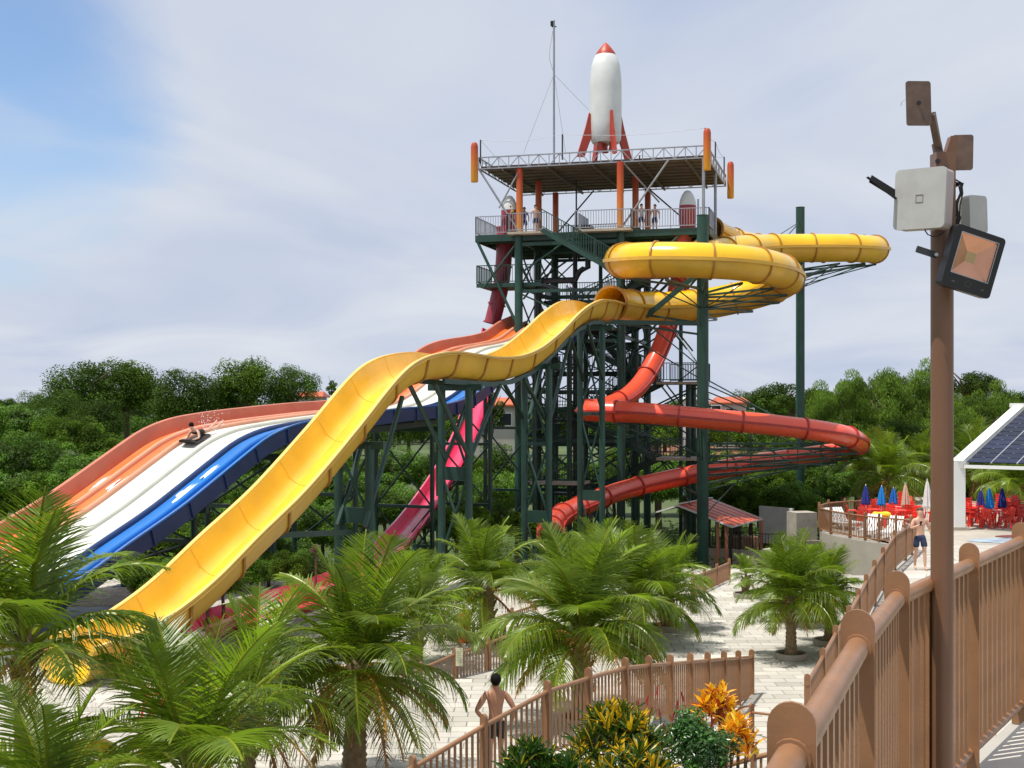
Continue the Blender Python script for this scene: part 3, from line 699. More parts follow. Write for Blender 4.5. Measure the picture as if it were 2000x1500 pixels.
# slight back-cowl where the tube opens into the chute
YFR = fr
def bent(px, par_label, top, w=1.1, r=.15, hgt=None, n=2, dirv=None, xb=True, base=0.0, extra=0, thin=False):
    base = gz(top.x, top.y) + .06
    """a trestle: n columns, cap beam, cross beams and X bracing"""
    dirv = (dirv or NV).normalized(); e = empty('support_trestle', V(top.x, top.y, 0), label=par_label, cat='trestle', group='green steel trestles carrying the slides')
    cs = [top + dirv * (w * (k - (n - 1) / 2)) for k in range(n)]
    for c in cs:
        b = MB(); b.cyl(V(c.x, c.y, base - .3), c, r, 12); b.box(V(c.x, c.y, base + .03), (.6, .6, .05)); obj('column', b, M_green, e)
    b = MB(); b.beam(cs[0] - dirv * (.55 + extra) , cs[-1] + dirv * (.55 + extra), .16, .24); obj('cap_beam', b, M_green, e)
    H = top.z - base; lvls = max(2, int(H / 3.2)); zs = [base + .8 + (H - 1.0) * k / lvls for k in range(lvls + 1)]
    for k in range(lvls):
        for c0, c1 in zip(cs, cs[1:]):
            for A, B in (((c0.x, c0.y, zs[k]), (c1.x, c1.y, zs[k + 1])), ((c1.x, c1.y, zs[k]), (c0.x, c0.y, zs[k + 1]))):
                b = MB(); b.cyl(A, B, .05, 6); obj('brace', b, M_green, e)
            if k: b = MB(); b.beam(V(c0.x, c0.y, zs[k]), V(c1.x, c1.y, zs[k]), .12, .14 if thin else .5 if k % 2 else .16); obj('cross_beam', b, M_green, e)
    return e
def along(dist):
    best = min(range(len(YFR)), key=lambda i: abs(YFR[i][0].y - dist)); return YFR[best]
TL = ['two-legged green trestle under the crest of the yellow chute beside the tower', 'two-legged green trestle under the dip of the yellow chute', 'two-legged green trestle under the yellow chute in front of the pink slide', 'two-legged green trestle where the yellow chute turns steep', 'short green trestle behind the palms under the steep yellow chute']
for k, (dd, off) in enumerate([(61.3, -.1), (54.4, .1), (47.3, -.1), (40.9, -.1)]):
    p, a, bb = along(dd); bent(0, TL[k], V(p.x, p.y, p.z - 1.12 - (.95 if dd < 36 else .35 if dd < 45 else .15 if dd > 60 else .05)) + NV * off, w=1.12, r=.145, thin=dd < 36)
# long girders under the flat stretch and knee braces
gx_ = empty('slide_girder', V(YFR[20][0].x, YFR[20][0].y, 0), label='green girder running under the wavy part of the yellow chute with diagonal struts', cat='girder')
for off in (-.45, .45):
    idx = [i for i, f in enumerate(YFR) if 44 < f[0].y < 62]
    g_ = [YFR[i][0] + NV * off + V(0, 0, -1.0) for i in idx[::5]]
    for a, c in zip(g_, g_[1:]): b = MB(); b.beam(a, c, .12, .18); obj('girder', b, M_green, gx_)
for (dd, e1) in [(54.6, 2.4), (54.6, -2.4), (47.5, 2.4), (47.5, -2.6), (61.3, -2.2), (40.6, 2.2)]:
    p, a, bb = along(dd); q, _, _ = along(dd + e1)
    for off in (-.5, .5):
        b = MB(); b.cyl(V(p.x, p.y, p.z - 1.2 - 2.6) + NV * off, q + NV * off + V(0, 0, -1.05), .085, 8); obj('strut', b, M_green, gx_)
p, a, bb = along(40.6); q, _, _ = along(36.9)
b = MB(); b.beam(V(p.x, p.y, p.z - 4.0), q + V(0, 0, -1.25), .12, .16); obj('strut', b, M_green, gx_)

# racing slide with six lanes
O0 = V(.15, 78.9, 0); WV = V(-.40, -.9165, 0)
LP_ = [(-.0, 5.3), (2, 4.8), (4.1, 4.1), (6.5, 3.72), (8.8, 3.46), (10.7, 3.18), (12.7, 2.6), (15, 1.35), (17.5, .5), (20, .12), (22.3, 0), (25, -.1), (29.1, -.33), (31, -.47), (32.7, -.66), (34.2, -1.02), (35.55, -1.58), (37.15, -2.3), (39.1, -3.15), (41.4, -4.0), (44, -4.95), (47, -5.4)]
rc = [O0 + WV * L_ + V(0, 0, EYE + h - .47) for L_, h in LP_]
ps = catmull(rc, .5); fr = frames(ps)
fr = [(p, NV, (NV.cross(-(WV)) if False else b)) for p, a, b in fr]; fr = [(p, NV, (b if b.z > 0 else -b)) for p, a, b in fr]
race = empty('racing_slide', V(fr[0][0].x, fr[0][0].y, 0), label='wide six-lane racing slide with two orange, two white and two blue lanes', cat='water slide')
LW = .80; TH = .05
def lane(x0, m, md, ridge=True, idx=0):
    b = MB(); n = 8; pr = []
    for k in range(n + 1):
        u_ = k / n; x = x0 + .1 + (LW - .2) * u_; pr.append((x, -.07 * math.sin(math.pi * u_) ** .6))
    pr2 = [(x, -.14) for x, y in pr[::-1]]
    b.sweep(pr + pr2, fr); obj('lane', b, m, race, smooth=True, label=None)
    if ridge:
        b = MB(); x = x0 + LW
        b.sweep([(x - .1, -.12), (x - .1, .02), (x - .08, .10), (x - .03, .15), (x + .03, .15), (x + .08, .10), (x + .1, .02), (x + .1, -.12)][::-1], fr); obj('divider', b, md, race, smooth=True, angle=50)
lc = [(M_orange, M_oranged), (M_orange, M_oranged), (M_whitel, M_whited), (M_whitel, M_whited), (M_blue, M_blue), (M_blue, M_blue)]
M_oridge = mat('tan_orange_ridge', (.66, .31, .19), .4, var=.1, scale=.7, dirt=.3, dirtcol=(.5, .22, .14))
LWS = [.78, .78, 1.22, 1.22, .76, .56]; x = 0
for k in range(6):
    LW = LWS[k]
    lane(x, lc[k][0], [M_oridge, M_oridge, M_whited, M_blued, M_blue, M_blue][k], ridge=k < 5); x += LW
b = MB(); b.sweep([(.1, -.12), (.1, .02), (.07, .2), (-.03, .5), (-.15, .52), (-.15, .45), (-.09, .43), (-.02, .2), (.02, -.14)], fr); obj('outer_wall', b, M_oranged, race, smooth=True, angle=45)
W6 = x
b = MB(); b.sweep([(W6 - .1, -.12), (W6 - .1, .02), (W6 - .06, .2), (W6 + .03, .3), (W6 + .14, .31), (W6 + .14, .25), (W6 + .09, .23), (W6 + .03, -.22), (W6 - .06, -.22)][::-1], fr); obj('outer_wall', b, M_blue, race, smooth=True, angle=45)
b = MB(); b.sweep([(W6 + .05, .22), (W6 + .12, .22), (W6 + .1, -.3), (W6 + .02, -.3)][::-1], fr); obj('side_skirt', b, M_blued, race)
i = 0
while i < len(fr):
    p, a, bb = fr[i]; t = a.cross(bb).normalized(); q = MB()
    q.sweep([(W6 + .1, .22), (W6 + .18, .22), (W6 + .16, -.3), (W6 + .08, -.3)][::-1], [(p - t * .035, a, bb), (p + t * .035, a, bb)]); obj('seam_rib', q, M_blued, race); 
    q = MB(); q.sweep([(-.05, -.15), (W6 + .05, -.15), (W6 + .05, -.4), (-.05, -.4)][::-1], [(p - t * .06, a, bb), (p + t * .06, a, bb)]); obj('under_beam', q, M_green, race)
    i += 4
RFR = fr
for off in (.9, 2.7, 4.5):
    b = MB(); b.sweep([(off - .08, -.45), (off + .08, -.45), (off + .08, -.7), (off - .08, -.7)][::-1], fr); obj('long_girder', b, M_green, race)
for k, i in enumerate([14, 26, 40, 54, 66, 76]):
    if i < len(fr):
        p, a, bb = fr[i]
        ll = ['wide green trestle under the racing lanes right beside the tower', 'wide green trestle under the racing lanes, second from the tower', 'green trestle behind the yellow chute carrying the racing lanes', 'green trestle under the racing lanes behind the pink slide crossing', 'green trestle below the long flat of the racing lanes', 'green trestle under the crest of the racing lanes by the rider', 'low green trestle under the steep racing lanes', 'lowest green trestle under the racing lanes behind the left palm'][k]
        bent(0, ll, V(p.x, p.y, p.z - 1.0) + NV * 2.65, w=3.0, r=.11, n=2, thin=True)
# coral body slide
CP = [(1335, 452, 75.5), (1332, 480, 75.6), (1328, 520, 75.5), (1322, 570, 75.2), (1309, 625, 74.6), (1288, 685, 73.7), (1258, 740, 72.4), (1225, 775, 71), (1190, 792, 69.8), (1160, 799, 68.8), (1145, 802, 67.4), (1158, 803, 66.2), (1200, 804, 65.6), (1260, 807, 65.2), (1370, 817, 64.8), (1500, 829, 64.6), (1610, 843, 65.0), (1655, 853, 66.2), (1676, 864, 68.5), (1670, 874, 70.8), (1635, 883, 72.6), (1560, 893, 73.6), (1450, 909, 74), (1330, 931, 73.2), (1220, 957, 71), (1150, 983, 67.8), (1100, 1005, 63.5), (1078, 1025, 58.5), (1076, 1050, 54)]
cs_ = empty('coral_slide', P(*CP[12]), label='coral red tube slide looping low around the near mast', cat='water slide')
tube_slide(cs_, [P(*p) for p in CP], .53, M_redt, M_redseam, 3.0, .4, mflange=M_redseam)
# pink drop slide: tube then open chute
KP = [(986, 445, 79.5), (985, 480, 79.5), (983, 520, 79.5), (978, 560, 79.6), (969, 600, 79.6), (961, 632, 79.6)]
pk = empty('pink_drop_slide', P(*KP[0]), label='steep pink open drop slide that starts as a maroon tube', cat='water slide')
tube_slide(pk, [P(*p) for p in KP], .5, M_pinkout, M_pinkout, 2.2, .4)
KO = [(960, 640, 79.6), (951, 690, 79), (940, 735, 77.3), (925, 795, 75), (905, 850, 72.5), (877, 905, 69.5), (842, 960, 65.5), (805, 1010, 60.5), (765, 1055, 53.5), (728, 1088, 47.8), (680, 1116, 44.3), (620, 1137, 41.7), (540, 1162, 39.2), (450, 1190, 36.8), (360, 1222, 34.2)]
ps = catmull([P(*p) for p in KO], .45); fr = frames(ps)
inn, out = uprofile(1.2, .62, lip=.08, flare=.06)
i = 0
while i < len(fr) - 1:
    j = min(len(fr) - 1, i + 7)
    if len(fr) - 1 - j < 3: j = len(fr) - 1
    b = MB(); b.sweep(inn + out, fr[i:j + 1]); obj('chute_section', b, M_pink, pk, smooth=True, angle=50)
    q = MB(); p, a, bb = fr[i]; t = a.cross(bb).normalized(); q.sweep(out[1:-1][::-1] + [(x * 1.07, y - .05) for x, y in out[1:-1]], [(p - t * .04, a, bb), (p + t * .04, a, bb)]); obj('seam_rib', q, M_pinkout, pk)
    i = j
PFR = fr
for k, i in enumerate([30, 44]):
    p, a, bb = fr[i]; e = bent(0, ['slender green trestle beneath the upper pink chute', 'slender green trestle beneath the middle of the pink chute'][k], V(p.x, p.y, p.z - 1.0), w=1.0, r=.09)
# second run-out lane next to the pink one
sec = empty('run_out_lane', P(600, 1150, 41), label='short red flume beside the foot of the pink slide', cat='water slide')
ps = catmull([P(*p) for p in [(700, 1108, 47.0), (655, 1128, 44.6), (600, 1150, 42.4), (530, 1172, 40), (440, 1196, 38)]], .45); fr2 = frames(ps)
b = MB(); b.sweep(inn + out, [(p + V(.3, -1.9, .05), a, c) for p, a, c in fr2]); obj('chute', b, mat('red_fibreglass', (.55, .03, .03), .3, coat=.4, dirt=.3, dirtcol=(.55, .2, .2)), sec, smooth=True, angle=50)

# ------------------------------------------------------------------ masts with cantilever arms
def mast(px, d, top_py, r, base_z, label, arms, rods_):
    c = PZ(px, d, 0); e = empty('support_mast', c, label=label, cat='mast')
    zt = P(px, top_py, d).z
    b = MB(); b.lathe([(0, base_z), (r, base_z), (r, zt), (r * 1.05, zt + .01), (r * 1.05, zt + .05), (0, zt + .05)], (c.x, c.y, 0), 20); obj('pole', b, M_green, e, smooth=True, angle=30)
    for (h0, tgt) in arms:
        a = V(c.x, c.y, EYE + h0); b = MB(); b.beam(a, tgt, .08, .11); obj('arm', b, M_green, e)
    for (h0, tgt) in rods_:
        a = V(c.x, c.y, EYE + h0); b = MB(); b.cyl(a, tgt, .035, 6); obj('tie_rod', b, M_green, e)
    return e
ya = [P(*p) for p in YP[17:26]]; arms = []; rodl = []
for k, q in enumerate(ya):
    t = q + V(0, 0, -.97); arms.append((t.z - EYE - .1, t)); rodl.append((t.z - EYE - 1.2 + .1 * k, t + V(0, 0, -.05)))
for q in [P(1240, 612, 68.5), P(1300, 620, 70.5), P(1180, 628, 66)]: arms.append((q.z - EYE - .6, q)); rodl.append((q.z - EYE - 3.0, q))
for p in CP[16:22]:
    q = P(*p) + V(0, 0, -.6); arms.append((q.z - EYE - .1, q)); rodl.append((q.z - EYE + 3.4, q)); rodl.append((q.z - EYE - .9, q))
for p in CP[12:15] + CP[22:24]:
    q = P(*p) + V(0, 0, -.6); arms.append((q.z - EYE - .1, q)); rodl.append((q.z - EYE - 1.8, q))
rodl.append((2.1, P(1325, 745, 76)))
near = mast(1372.5, 67.5, 422, .31, -2.9, 'thick green steel mast in the middle of the yellow loop', arms, rodl)
# horizontal square truss frames around the mast under the coral loop
for z in (-1.5, -2.3, -3.1):
    b = MB(); c = PZ(1372, 67.5, EYE + z); b.beam(c, P(1660, 862, 68.5) * 1 + V(0, 0, 0) if False else V(17.6, 69.5, EYE + z - .35), .06, .06); obj('arm', b, M_green, near)
for k in range(5):
    x = 11.4 + k * 1.3; b = MB(); b.beam(V(x, 67.8 + k * .25, EYE - 1.5 - k * .05), V(x, 67.8 + k * .25, EYE - 3.5), .06); obj('tie_rod', b, M_green, near)
arms = []; rodl = []
for p in [YP[4], YP[5], YP[6], YP[7], YP[8], YP[9], YP[10]]:
    q = P(*p) + V(0, 0, -.98); arms.append((q.z - EYE - .15, q)); rodl.append((q.z - EYE - .9, q))
rodl += [(12.4, P(1540, 458, 84)), (11.3, P(1582, 458, 85)), (12.4, P(1520, 460, 81))]
mast(1563, 88, 406, .3, -2.9, 'tall green steel mast behind the far end of the yellow tube', arms, rodl)
# side beam from tower to near mast
b = MB(); b.beam(P(1130, 628, 63), P(1366, 632, 67), .16, .22); obj('arm', b, M_green, near)
b = MB(); b.beam(P(1262, 618, 68), P(1368, 530, 67.2), .2, .26); obj('arm', b, M_green, near)
# ------------------------------------------------------------------ palms
def frond_mesh(name, m, elev, droop, L=2.3, n=56, seed=0, leaf=.88, hang=.35, ragged=0.0, fold=0.0):
    """one pinnate frond; rachis in the xz plane leaving the origin at angle elev and bending down"""
    r = random.Random(seed); b = MB(); N_ = 26; pts = []; p = V(0, 0, 0); tn = []
    bend = [(k / N_) ** 1.5 for k in range(N_ + 1)]
    for k in range(N_ + 1):
        a = elev - droop * bend[k]; t = V(math.cos(a), .10 * math.sin(seed) * k / N_, math.sin(a)).normalized(); pts.append(p.copy()); tn.append(t); p = p + t * (L / N_)
    b.col = (2.0, 1.5, 1.4, 1)
    b.tube(pts, [.03 * (1 - .8 * k / N_) + .006 for k in range(N_ + 1)], 4)
    def at(u):
        f = u * N_; i = min(N_ - 1, int(f)); return pts[i].lerp(pts[i + 1], f - i), tn[i]
    for k in range(n):
        u = .13 + .865 * (k + .5) / n
        if r.random() < ragged * .6: continue
        c, t = at(u)
        up = V(-t.z, 0, t.x) if t.x >= 0 else V(t.z, 0, -t.x)
        if up.z < 0 and abs(t.z) < .95: up = -up
        ln = leaf * (math.sin(math.pi * min(1, .12 + .93 * u)) ** .55) * r.uniform(.88, 1.08)
        if u > .95: ln *= .75
        for sd in (-1, 1):
            if r.random() < ragged * .35: continue
            fwd = .34 + .62 * u + r.uniform(-.12, .12)
            d = (V(0, sd, 0) * (1 - fold * .5) + t * fwd + up * (.16 + r.uniform(-.14, .14) + fold)).normalized()
            w = .0185 * r.uniform(.75, 1.2); q = c.copy(); seg = 4; row = []
            side = t.cross(d).normalized(); side = (t * .8 + side * .35).normalized()
            hg = hang * r.uniform(.5, 1.5)
            for s_ in range(seg + 1):
                f = s_ / seg; ww = w * (1 - f ** 2.2) * (1 if s_ else .6)
                row += [q - side * ww, q + side * ww]
                d = (d + V(0, 0, -1) * hg * (.35 + f) * .62).normalized(); q = q + d * (ln / seg)
            g_ = r.uniform(.82, 1.18); yy = 1 + (.35 if r.random() < .12 else 0) * r.random()
            b.col = (g_ * yy, g_, g_ * .9, 1)
            b.add(row, [(2 * s_, 2 * s_ + 1, 2 * s_ + 3, 2 * s_ + 2) for s_ in range(seg)])
    return b.mesh(name, m, smooth=True)
D = math.radians
FM = {}
for k, (e, dr, hg) in enumerate([(84, 22, .10), (76, 40, .16), (68, 62, .26), (58, 80, .38), (46, 95, .5), (33, 105, .62), (20, 105, .75), (6, 95, .9), (80, 30, .14), (62, 48, .22), (50, 70, .40)]):
    FM[k] = frond_mesh('frond', M_palm, D(e), D(dr), seed=k + 1, hang=hg)
FY = [frond_mesh('frond', M_palmy, D(8), D(80), seed=31, hang=.9, ragged=.15, leaf=.7), frond_mesh('frond', M_palmy, D(-12), D(62), seed=32, hang=1.0, ragged=.3, leaf=.5)]
FD = [frond_mesh('dead_frond', M_palmd, D(-35), D(45), L=1.5, seed=41, hang=1.2, ragged=.3, leaf=.42, n=40), frond_mesh('dead_frond', M_palmd, D(-55), D(28), L=1.3, seed=42, hang=1.3, ragged=.4, leaf=.4, n=36)]
def palm(x, y, zc, size, label, seed, n=19, trunk_r=.13, zb=0.0, planter=True, old=3, dead=5, spread=1.0, up=0):
    r = random.Random(seed); e = empty('palm_tree', (x, y, zb), label=label, cat='palm tree'); e.rotation_euler = (r.uniform(-.05, .05), r.uniform(-.07, .07), 0) if not planter else (0, 0, 0)
    b = MB(); H = zc - zb; prof = []; k = 0; z = zb - .1
    while z < zc - .02:
        f = (z - zb) / max(.1, H); rr = trunk_r * (1.35 - .4 * min(1, f * 1.5)) + .012 * (k % 2) + .02 * r.random() * (k % 2); prof.append((rr, z)); z += .05; k += 1
    prof = [(0, zb - .1)] + prof + [(trunk_r * .7, zc + .1), (0, zc + .25)]
    b.lathe(prof, (x, y, 0), 12); obj('trunk', b, M_palmt, e, smooth=True, angle=60)
    b = MB()
    for k in range(16):                                   # old leaf bases
        a = k * 2.4; z = zc - .02 - .045 * k * min(1, H / .9); ra = trunk_r * .9
        p0 = V(x + ra * math.cos(a), y + ra * math.sin(a), z - .16); p1 = p0 + V(math.cos(a) * .13, math.sin(a) * .13, .17)
        b.tube([p0, p0.lerp(p1, .6), p1], [.06, .04, .025], 5)
    obj('leaf_base', b, M_palmt, e)
    order = [0, 8, 1, 8, 1, 9, 2, 3, 10, 3, 4, 10, 4, 5, 4, 5, 6, 5, 6, 7, 6, 7, 7, 6, 7]
    a = r.uniform(0, 6)
    for k in range(n):
        i = order[min(len(order) - 1, int(k * (len(order) - 4 * up) / n))]; a += 2.399 + r.uniform(-.25, .25)
        s_ = size / 2.3 * r.uniform(.88, 1.1) * (.92 if i in (0, 8) else 1)
        inst('frond', FM[i], e, (trunk_r * .4 * math.cos(a), trunk_r * .4 * math.sin(a), H + .1 - .012 * k), (r.uniform(-.15, .15), r.uniform(-.06, .06), a), (s_ * spread, s_, s_))
    for k in range(old):
        a += 2.399; s_ = size / 2.3 * r.uniform(.8, .95); inst('frond', r.choice(FY), e, (0, 0, H - .1), (0, 0, a), (s_, s_, s_))
    for k in range(dead):
        a += 1.1 + r.random(); s_ = size / 2.3 * r.uniform(.7, 1.0); inst('dead_frond', r.choice(FD), e, (.08 * math.cos(a), .08 * math.sin(a), H - .12), (0, r.uniform(-.5, .1), a), (s_ * 1.25, s_ * 1.25, s_ * 1.25))
    if planter:
        pr = tag(obj('planter_ring', (lambda b: (b.lathe([(.40, zb + .02), (.42, zb + .17), (.36, zb + .17), (.36, zb + .10), (.0, zb + .10)][::1], (x, y, 0), 28), b)[1])(MB()), [M_conc], smooth=True, angle=30, base=(x, y, zb)), 'round grey concrete ring around the foot of the ' + planter, 'planter', 'concrete tree rings on the plaza')
        b = MB(); b.lathe([(0, zb + .02), (.355, zb + .02), (.355, zb + .115), (.2, zb + .13), (0, zb + .14)], (x, y, 0), 18); o = bpy.data.objects.new('soil', b.mesh('soil', M_soil, (x, y, zb))); COL.objects.link(o); o.parent = pr
    return e
def pp_(px, py, d): q = P(px, py, d); return q.x, q.y, q.z
PL = [
 # px, py crown centre, d, size, trunk_r, label, seed, planter label, kwargs
 (45, 1255, 16.5, 2.15, .13, 'big palm cut by the left edge of the photo, its fronds over the racing lanes', 11, '', dict(n=20, old=2, dead=2)),
 (95, 1580, 14.5, 1.6, .12, 'lowest left palm with one frond arching over the bathers', 61, '', dict(n=12, old=0, dead=0, up=2)),
 (365, 1520, 16.0, 2.2, .13, 'large palm at the lower left whose tall middle frond crosses the yellow chute', 12, '', dict(n=15, old=1, dead=1, up=2)),
 (475, 1375, 19.5, 2.1, .12, 'palm at lower left just right of the one crossing the yellow chute', 23, '', dict(n=14, old=3, dead=3)),
 (690, 1300, 21.0, 2.3, .16, 'bushy palm with hanging dead fronds left of the man seen from behind', 14, '', dict(n=28, old=7, dead=16)),
 (955, 1145, 34.0, 2.15, .19, 'thick trunked palm standing at the gate behind the sign fence', 15, '', dict(n=24, old=3, dead=4)),
 (1135, 1230, 25.5, 2.35, .15, 'bushy palm with yellowing skirt right above the curved fence', 16, 'bushy palm above the curved fence', dict(n=34, old=7, dead=9)),
 (1240, 1165, 33.5, 2.15, .15, 'broad palm behind the one with the yellowing skirt', 17, 'broad palm behind the bushy one', dict(n=28, old=2, dead=2)),
 (1165, 1115, 39.0, 1.8, .14, 'palm far behind in front of the end of the coral slide', 18, '', dict(n=20, old=1, dead=2)),
 (1545, 1162, 32.0, 1.7, .11, 'neat round palm in the ring nearest the camera on the open plaza', 19, 'nearest palm on the open plaza', dict(n=36, old=2, dead=5)),
 (1618, 1160, 33.8, 1.4, .09, 'palm beside the ramp fence right of the neat round palm', 20, 'palm beside the ramp fence', dict(n=30, old=2, dead=4)),
 (1578, 1150, 36.6, 1.2, .08, 'palm half hidden behind the neat round palm', 21, 'half hidden palm', dict(n=18, old=1, dead=1)),
 (1530, 1145, 37.5, 1.15, .07, 'small palm farthest back of the group on the open plaza', 22, 'farthest palm of the group', dict(n=18, old=1, dead=1)),
 (1457, 1122, 42.0, .7, .05, 'little slender palm alone in its ring near the kiosk', 24, 'little palm near the kiosk', dict(n=18, old=0, dead=2)),
 (812, 1200, 31.0, 1.75, .12, 'palm half hidden behind the bushy palm with dead fronds', 25, '', dict(n=24, old=1, dead=1)),
 (1300, 1165, 36.0, 1.85, .12, 'palm between the fence of the kiosk path and the broad palm', 26, 'palm left of the kiosk path', dict(n=26, old=3, dead=3)),
 (1085, 1125, 41.0, 1.6, .12, 'palm in front of the tower foot left of the coral slide end', 27, '', dict(n=20, old=1, dead=1)),
]
for (px, py, d, size, tr, lab, sd, ring_, kw) in PL:
    x, y, z = pp_(px, py, d)
    palm(x, y, z, size, lab, sd, trunk_r=tr, planter=ring_ or None, zb=0.02, **kw)
for (px, py, d, size, lab, sd, kw) in [(1735, 935, 70, 2.9, 'background palm on the terrace behind the closed blue umbrellas', 51, {}), (1802, 925, 76, 3.0, 'background palm just left of the lamp pole behind the red chairs', 52, {}), (1905, 925, 72, 3.4, 'background palm under the solar roof right of the lamp pole', 53, {}), (1985, 945, 68, 2.6, 'background palm at the right edge under the solar roof', 54, {}), (1690, 915, 82, 3.0, 'background palm behind the right end of the coral slide', 55, {})]:
    x, y, z = pp_(px, py, d); palm(x, y, z, size, lab, sd, n=20, trunk_r=.18, planter=None, zb=TZ if d < 99 else 0, old=5, dead=5)

# ------------------------------------------------------------------ broadleaf trees
def crown_mesh(name, m, seed, nl=11000, leaf=.055, clumps=46, flat=1.0, droop=0.0, spread=1.0, sub=.34):
    """leaf-sized faces gathered in clumps over a lumpy crown of radius 1"""
    r = random.Random(seed); b = MB(); cl = []
    for k in range(clumps):
        while True:
            v = V(r.uniform(-1, 1), r.uniform(-1, 1), r.uniform(-.75, 1))
            if .35 < v.length < 1: break
        v = v.normalized() * (r.uniform(.9, 1.12) if droop and k % 7 == 0 else r.uniform(.45, .86))
        if v.z < -.3: v.z *= .6
        cl.append((V(v.x * spread, v.y * spread, v.z * flat), r.uniform(.5, 1.3) * sub, r.uniform(.5, 1.5)))
    tot = sum(c[1] ** 2 for c in cl)
    for c, rad, tn in cl:
        for k in range(int(nl * rad * rad / tot)):
            v = V(r.gauss(0, 1), r.gauss(0, 1), r.gauss(0, 1) + .25).normalized()
            rr = rad * r.uniform(.6, 1.06); p = c + V(v.x * rr, v.y * rr, v.z * rr * .8 * (1 + droop * .4)); p.z -= droop * .25 * (p.x * p.x + p.y * p.y) * r.random()
            nrm = (v * .9 + V(r.gauss(0, .5), r.gauss(0, .5), r.gauss(0, .5) + .35)).normalized()
            a = nrm.orthogonal().normalized(); a = Quaternion(nrm, r.uniform(0, 6.28)) @ a; bb = nrm.cross(a); s_ = leaf * r.uniform(.6, 1.3)
            if droop: a = (a * .3 + V(0, 0, -1) * .7 * droop + a * (1 - droop)).normalized(); bb = nrm.cross(a).normalized()
            g_ = tn * r.uniform(.8, 1.2); b.col = (g_ * r.uniform(.92, 1.15), g_, g_ * r.uniform(.7, 1.1), 1)
            w = .42 if not droop else .22
            b.add([p - a * s_, p + bb * s_ * w + nrm * s_ * .08, p + a * s_, p - bb * s_ * w + nrm * s_ * .08], [(0, 1, 2, 3)])
    return b.mesh(name, m)
def trunk_mesh(name, seed, h0=1.0):
    """tapered trunk from z=-1 (ground) to the crown centre, with limbs; unit crown"""
    r = random.Random(seed); b = MB()
    b.tube([V(0, 0, -2.4), V(.03, .02, -1.4), V(-.02, .04, -.6), V(0, 0, .1)], [.1, .08, .07, .04], 8)
    for k in range(7):
        a = k * 2.4; l = r.uniform(.5, .8); b.tube([V(0, 0, -.75 + .08 * k), V(.3 * math.cos(a) * l, .3 * math.sin(a) * l, -.4 + .1 * k), V(l * math.cos(a), l * math.sin(a), .0 + .08 * k)], [.045, .03, .01], 5)
    return b.mesh(name, M_bark, smooth=True)
CR = {'broad': [crown_mesh('crown', M_leafd, 1, 15000, .034, 60), crown_mesh('crown', M_leafd, 2, 15000, .034, 54, flat=.85), crown_mesh('crown', M_leaf, 3, 14000, .036, 60, flat=.8)],
      'flat': [crown_mesh('crown', M_leafd, 4, 12000, .034, 50, flat=.42, spread=1.15, sub=.24)],
      'bush': [crown_mesh('crown', M_gloss, 5, 13000, .05, 52, flat=.9), crown_mesh('crown', M_leaf, 6, 13000, .046, 48, flat=.85), crown_mesh('crown', M_gloss, 9, 14000, .04, 56)],
      'bamboo': [crown_mesh('crown', M_bamboo, 7, 16000, .05, 70, flat=1.25, droop=.8, sub=.27), crown_mesh('crown', M_bamboo, 8, 16000, .05, 64, flat=1.5, spread=.9, droop=.9, sub=.24)],
      'young': [crown_mesh('crown', M_leaf, 10, 5000, .07, 26, flat=1.6, spread=.8, sub=.3)]}
TM = [trunk_mesh('trunk', 3), trunk_mesh('trunk', 4)]
TN = [0]
def tree(kind, px, top, rpx, d, label, group=None, zb=None, asp=1.0):
    r = R; zb = gz((px - 1000) / F * d, d) if zb is None else zb; rad = rpx * d / F; ztop = EYE - (top - 785) * d / F
    me = r.choice(CR[kind]); fl = {'broad': .95, 'flat': .55, 'bush': .95, 'bamboo': 1.3, 'young': 1.6}[kind]
    zc = ztop - rad * fl * asp * .93; x = (px - 1000) / F * d
    e = empty('tree' if kind in ('broad', 'flat', 'young') else 'bush' if kind == 'bush' else 'bamboo_clump', (x, d, zb), label=label, cat='tree' if kind in ('broad', 'flat', 'young') else 'bush' if kind == 'bush' else 'bamboo', group=group)
    hh = max(.3, zc - zb)
    inst('crown', me, e, (0, 0, hh), (0, 0, r.uniform(0, 6.28)), (rad, rad, rad * asp))
    t = inst('trunk', r.choice(TM), e, (0, 0, hh), (0, 0, r.uniform(0, 6)), (rad, rad, max(.2, hh / 2.3)))
    return e
